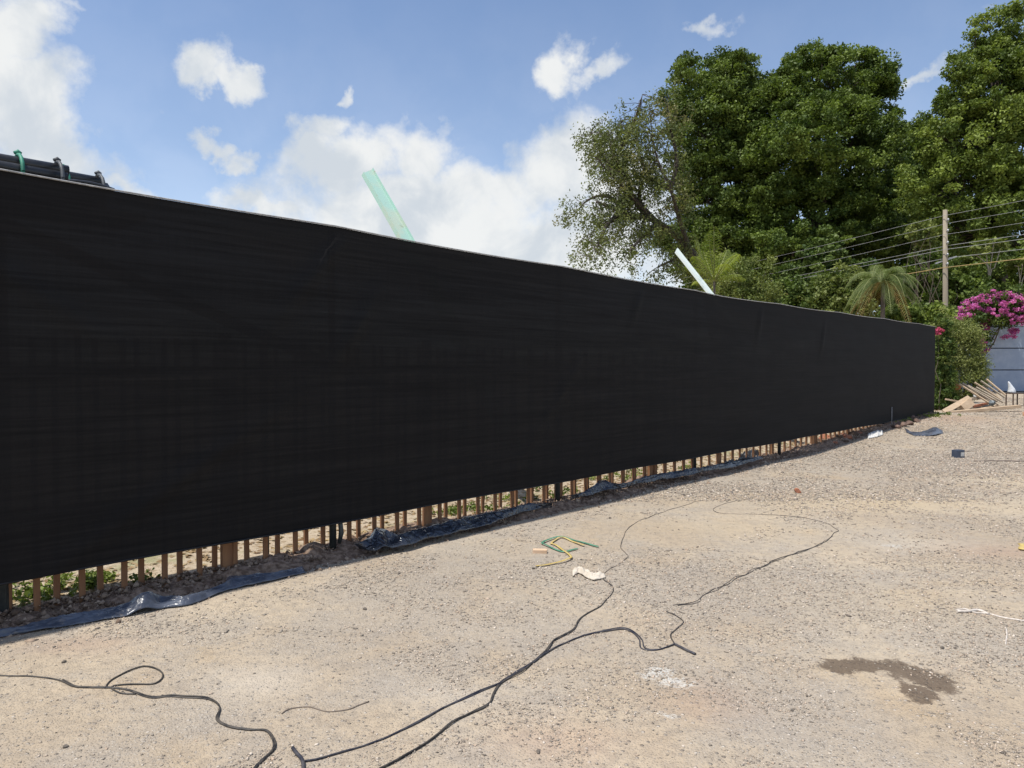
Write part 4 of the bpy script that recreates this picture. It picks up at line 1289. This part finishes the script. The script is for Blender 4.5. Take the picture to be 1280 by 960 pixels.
mb = MB(); branch(mb, (.12, .1, -.1), (.05, .1, 2.3), .012, .006, 5, .05); mb.build('stem', m_bark, rt)


# palms
def palm(lab, base, crown, n, L, droop, leaf, rs, seglen=.42, wid=.035, upb=.6, trunk_r=.09, dead=None, grp='palms behind the net', npair=24):
    Bp = Vector(base); rt_ = empty('palm', Bp, lab, 'palm', grp)
    cr_ = Vector(crown) - Bp
    mb_ = MB(); mb_.tube([(0, 0, -.1), (cr_.x * .4, cr_.y * .4, cr_.z * .5), tuple(cr_)], [trunk_r, trunk_r * .9, trunk_r * .7], 8); mb_.build('trunk', m_bark, rt_)
    r = random.Random(rs)

    def fronds(n_, droopk, nm, mt, up0, up1):
        vs = []; fs = []; tn_ = []
        mbr = MB()
        for i in range(n_):
            a_ = 2 * math.pi * (i + r.uniform(-.3, .3)) / n_; u0 = r.uniform(up0, up1)
            h = Vector((math.cos(a_), math.sin(a_), 0)); Lf = L * r.uniform(.75, 1.1)
            pts = []
            for k in range(15):
                t = k / 14
                pts.append(cr_ + h * (Lf * t * (1 - .25 * t * u0)) + Vector((0, 0, Lf * (u0 * t - droopk * t * t))))
            mbr.tube(pts, list(np.linspace(.018, .004, 15)), 5, cap=False)
            sd = Vector((-h.y, h.x, 0)); tone_ = r.random()
            for k in range(1, npair):
                t = k / npair; x = t * 14; j = int(x); p = pts[j].lerp(pts[min(14, j + 1)], x - j)
                dd = (pts[min(14, j + 1)] - pts[j]).normalized()
                ll = seglen * math.sin(math.pi * (t * .85 + .1)) * r.uniform(.85, 1.1)
                for sg in (-1, 1):
                    e1 = (sd * sg * .9 + dd * .55 + Vector((0, 0, -.15))).normalized()
                    e2 = (e1 + Vector((0, 0, -.9 - droopk * .5))).normalized()
                    m1 = p + e1 * ll * .5; tip = m1 + e2 * ll * .5
                    wv = dd * wid / 2
                    b0 = len(vs)
                    vs += [p - wv * .5, p + wv * .5, m1 + wv, m1 - wv, tip]
                    fs += [(b0, b0 + 1, b0 + 2, b0 + 3), (b0 + 3, b0 + 2, b0 + 4, b0 + 4)]
                    tn_ += [tone_ * .6 + r.random() * .4] * 2
        me_ = bpy.data.meshes.new(nm); me_.from_pydata([tuple(v) for v in vs], [], [f if f[2] != f[3] else f[:3] for f in fs])
        at_ = me_.attributes.new('tone', 'FLOAT', 'FACE'); at_.data.foreach_set('value', tn_)
        link(nm, me_, mt, rt_)
        mbr.build('midribs', mt2, rt_)
    mt2 = simple('frond_rib_%d' % rs, (.22, .24, .08), (.16, .18, .06), 8, .6)
    fronds(n, droop, 'fronds', leaf, upb * .3, upb * 1.6)
    if dead: fronds(dead, droop * 1.4, 'dry_fronds', leafmat('dry_frond_%d' % rs, (.24, .15, .05), (.34, .23, .09), .3), -.1, .25)
    return rt_


c = at(893, 352, 21)
palm('bright yellow-green palm just right of the whitish leaning beam', (c.x, 21, .3), c, 17, 1.15, .45, leafmat('palm_yellow', (.10, .15, .02), (.28, .32, .05), .4), 31, .40, .024, 1.15, .05, npair=20)
c = at(1104, 352, 24)
palm('drooping grey-green palm above the net near the utility pole', (c.x, 24, .35), c, 24, 1.6, 1.1, leafmat('palm_grey', (.07, .105, .03), (.18, .22, .075), .35), 37, .42, .02, .8, .09, dead=5, npair=40)


# umbrella-leaved saplings
def sapling(lab, base, forks, rs, spread=.5, leaf=LEAFG, L=.3):
    Bp = Vector(base); rt_ = empty('sapling', Bp, lab, 'sapling', 'whorled-leaf saplings behind the gate')
    mb_ = MB(); C_ = []
    r = random.Random(rs)
    for f in forks:
        pts = [Vector((0, 0, -.1))] + [Vector(p) - Bp for p in f]
        mb_.tube(smooth_path(pts, .3), .022, 6, cap=False)
        for k in range(5):
            C_.append(Vector(f[-1]) + Vector((r.uniform(-spread, spread), r.uniform(-spread, spread), r.uniform(-.2, .25))))
    mb_.build('trunk', simple('pale_bark_%d' % rs, (.38, .34, .27), (.28, .24, .19), 8, .9), rt_)
    V, Fc, tn = leaves(np.array([tuple(c_) for c_ in C_]), np.full(len(C_), .34), 26, L, L * .38, rs, 1.0, flat=.35)
    link('crown', npmesh('crown', V - np.array(Bp), Fc, {'tone': ('FACE', tn)}), leaf, rt_)


sapling('slender sapling with pale stem and whorled leaves above the magenta flowers', (at(1236, 400, 32.7).x, 33.2, .5),
        [[at(1236, 352, 32.8), at(1228, 325, 32.7), at(1216, 318, 32.7)], [at(1236, 352, 32.8), at(1234, 330, 32.7), at(1232, 306, 32.7)], [at(1236, 352, 32.8), at(1243, 335, 32.7), at(1250, 312, 32.7)],
         [at(1236, 360, 32.8), at(1222, 362, 32.7)], [at(1236, 352, 32.8), at(1240, 320, 32.7), at(1242, 305, 32.8)]], 51)
sapling('low sapling with whorled leaves at the right edge below the wires', (at(1275, 400, 32.7).x, 33.4, .5),
        [[at(1275, 350, 32.8), at(1268, 332, 32.7)], [at(1275, 350, 32.8), at(1280, 326, 32.7)], [at(1278, 350, 32.8), at(1290, 335, 32.7)]], 53)

# small weeds and litter seen under the net
def weeds():
    r = np.random.default_rng(77)
    cs = []
    for (px, py, n, sp_) in [(60, 736, 9, .12), (45, 750, 8, .08), (118, 727, 12, .07), (112, 735, 8, .05), (172, 727, 3, .06), (10, 740, 14, .15), (600, 640, 12, .2), (640, 626, 8, .2), (690, 618, 8, .2),
                            (590, 640, 8, .1), (760, 600, 8, .3), (800, 592, 6, .3), (850, 585, 6, .3), (1118, 525, 20, .25), (1127, 522, 20, .25), (1108, 528, 16, .2), (1160, 521, 12, .2), (1174, 518, 14, .2)]:
        p = gp(px, py)
        for i in range(n):
            x = p.x + r.normal(0, sp_); y = p.y + r.normal(0, sp_)
            if (-7.14 + .942 * y) - x < .12 and y < 16: continue
            cs.append((x, y, float(gz(x, y)) + .035))
    cs = np.array(cs)
    V, Fc, tn = leaves(cs, np.full(len(cs), .07), 26, .045, .022, 78, .5)
    o_ = link('weeds', npmesh('weeds', V, Fc, {'tone': ('FACE', tn)}), LEAFD)
    tag(o_, 'small green weeds growing on the soil behind the pickets', 'weeds', kind='stuff')
    n = 9000
    y = r.uniform(4, 24, n); x = -7.3 + .942 * y - r.uniform(0.2, 7, n) * r.uniform(.2, 1, n)
    P_ = np.stack([x, y, gz(x, y) + .008], 1)
    V, Fc, tn = leaves(P_, np.full(n, .02), 2, .07, .035, 79, 3.0, flat=.2)
    o_ = link('leaf_litter', npmesh('leaf_litter', V, Fc, {'tone': ('FACE', tn)}), leafmat('fallen_leaf', (.16, .09, .04), (.45, .34, .18), .1))
    tag(o_, 'dry fallen leaves scattered on the soil behind the fence', 'leaf litter', kind='stuff')


weeds()

# ------------------------------------------------------------------ utility pole and wires
WD = Vector((-3.8, 10.5, 0)).normalized()
W0 = Vector((16.4, 27, 0))
m_pole = simple('weathered_pole_wood', (.31, .265, .20), (.21, .175, .13), 3, .9, bump=.4, bscale=30, stretch=(1, 1, .15))
m_galv = simple('galvanised_steel', (.45, .46, .47), (.35, .36, .37), 20, .5, .5)


def upole(p, lab):
    rt_ = empty('utility_pole', (p.x, p.y, float(rise(p.y))), lab, 'utility pole', 'wooden poles carrying the wires')
    mb_ = MB(); mb_.tube([(.06, 0, -.3), (.03, 0, 3.5), (-.03, 0, 7.15)], [.10, .09, .075], 12); mb_.build('pole', m_pole, rt_)
    sd = Vector((-WD.y, WD.x, 0))
    mb_ = MB(); mb_.bar(Vector((-.3, .13, 5.15)), Vector((.5, .13, 5.42)), .05, .05); mb_.build('lamp_arm', m_galv, rt_)
    for zb in (6.75, 6.35, 5.9, 5.45, 5.1):
        mb_ = MB(); mb_.bar((-.02, -.14, zb), (.02, .15, zb), .03, .03)
        mb_.tube([(.0, -.15, zb - .04), (0, -.15, zb + .05)], .028, 8); mb_.build('insulator', m_galv, rt_)
    return rt_


upole(W0 + Vector((0, .05, 0)), 'bare weathered wooden utility pole standing behind the bush')
upole(W0 - WD * 42, 'utility pole outside the picture on the near right')
upole(W0 + WD * 48, 'utility pole hidden far behind the net')
m_wire = simple('aluminium_wire', (.42, .42, .41), (.33, .33, .32), 2, .4, .2)
m_wirey = simple('yellow_service_cable', (.38, .27, .10), (.30, .22, .10), 4, .7)
WZ = [7.34, 7.08, 6.63, 6.24, 6.06, 5.77, 5.38]
LB = ['topmost thin overhead wire crossing before the dark trees', 'second overhead wire from the top', 'third overhead wire from the top', 'fourth overhead wire from the top',
      'fifth overhead wire from the top', 'lowest of the pale overhead wires', 'thick yellowish cable running lowest under the pale wires']
for i, z in enumerate(WZ):
    off_ = [-.13, .13, -.10, .16, -.13, .13, -.14][i]
    sdv = Vector((WD.y, -WD.x, 0)) * off_
    mb = MB()
    pts = []
    for (s0, s1) in ((-42, 0), (0, 48)):
        for k in range(24):
            t = k / 24; s = s0 + (s1 - s0) * t
            sagz = -.32 * 4 * t * (1 - t) * (1 + .2 * (i % 3))
            p = W0 + WD * s + sdv; pts.append(Vector((p.x, p.y, z + sagz)))
    p = W0 + WD * 48 + sdv; pts.append(Vector((p.x, p.y, z)))
    c0 = pts[0].copy()
    mb.tube([q_ - c0 for q_ in pts], .006 if i < 3 else (.0085 if i < 6 else .015), 6)
    o = mb.build('overhead_wire', m_wirey if i == 6 else m_wire, loc=c0)
    tag(o, LB[i], 'overhead wire', 'overhead wires')

sc.cycles.use_denoising = True
sc.cycles.max_bounces = 6
sc.cycles.transparent_max_bounces = 8
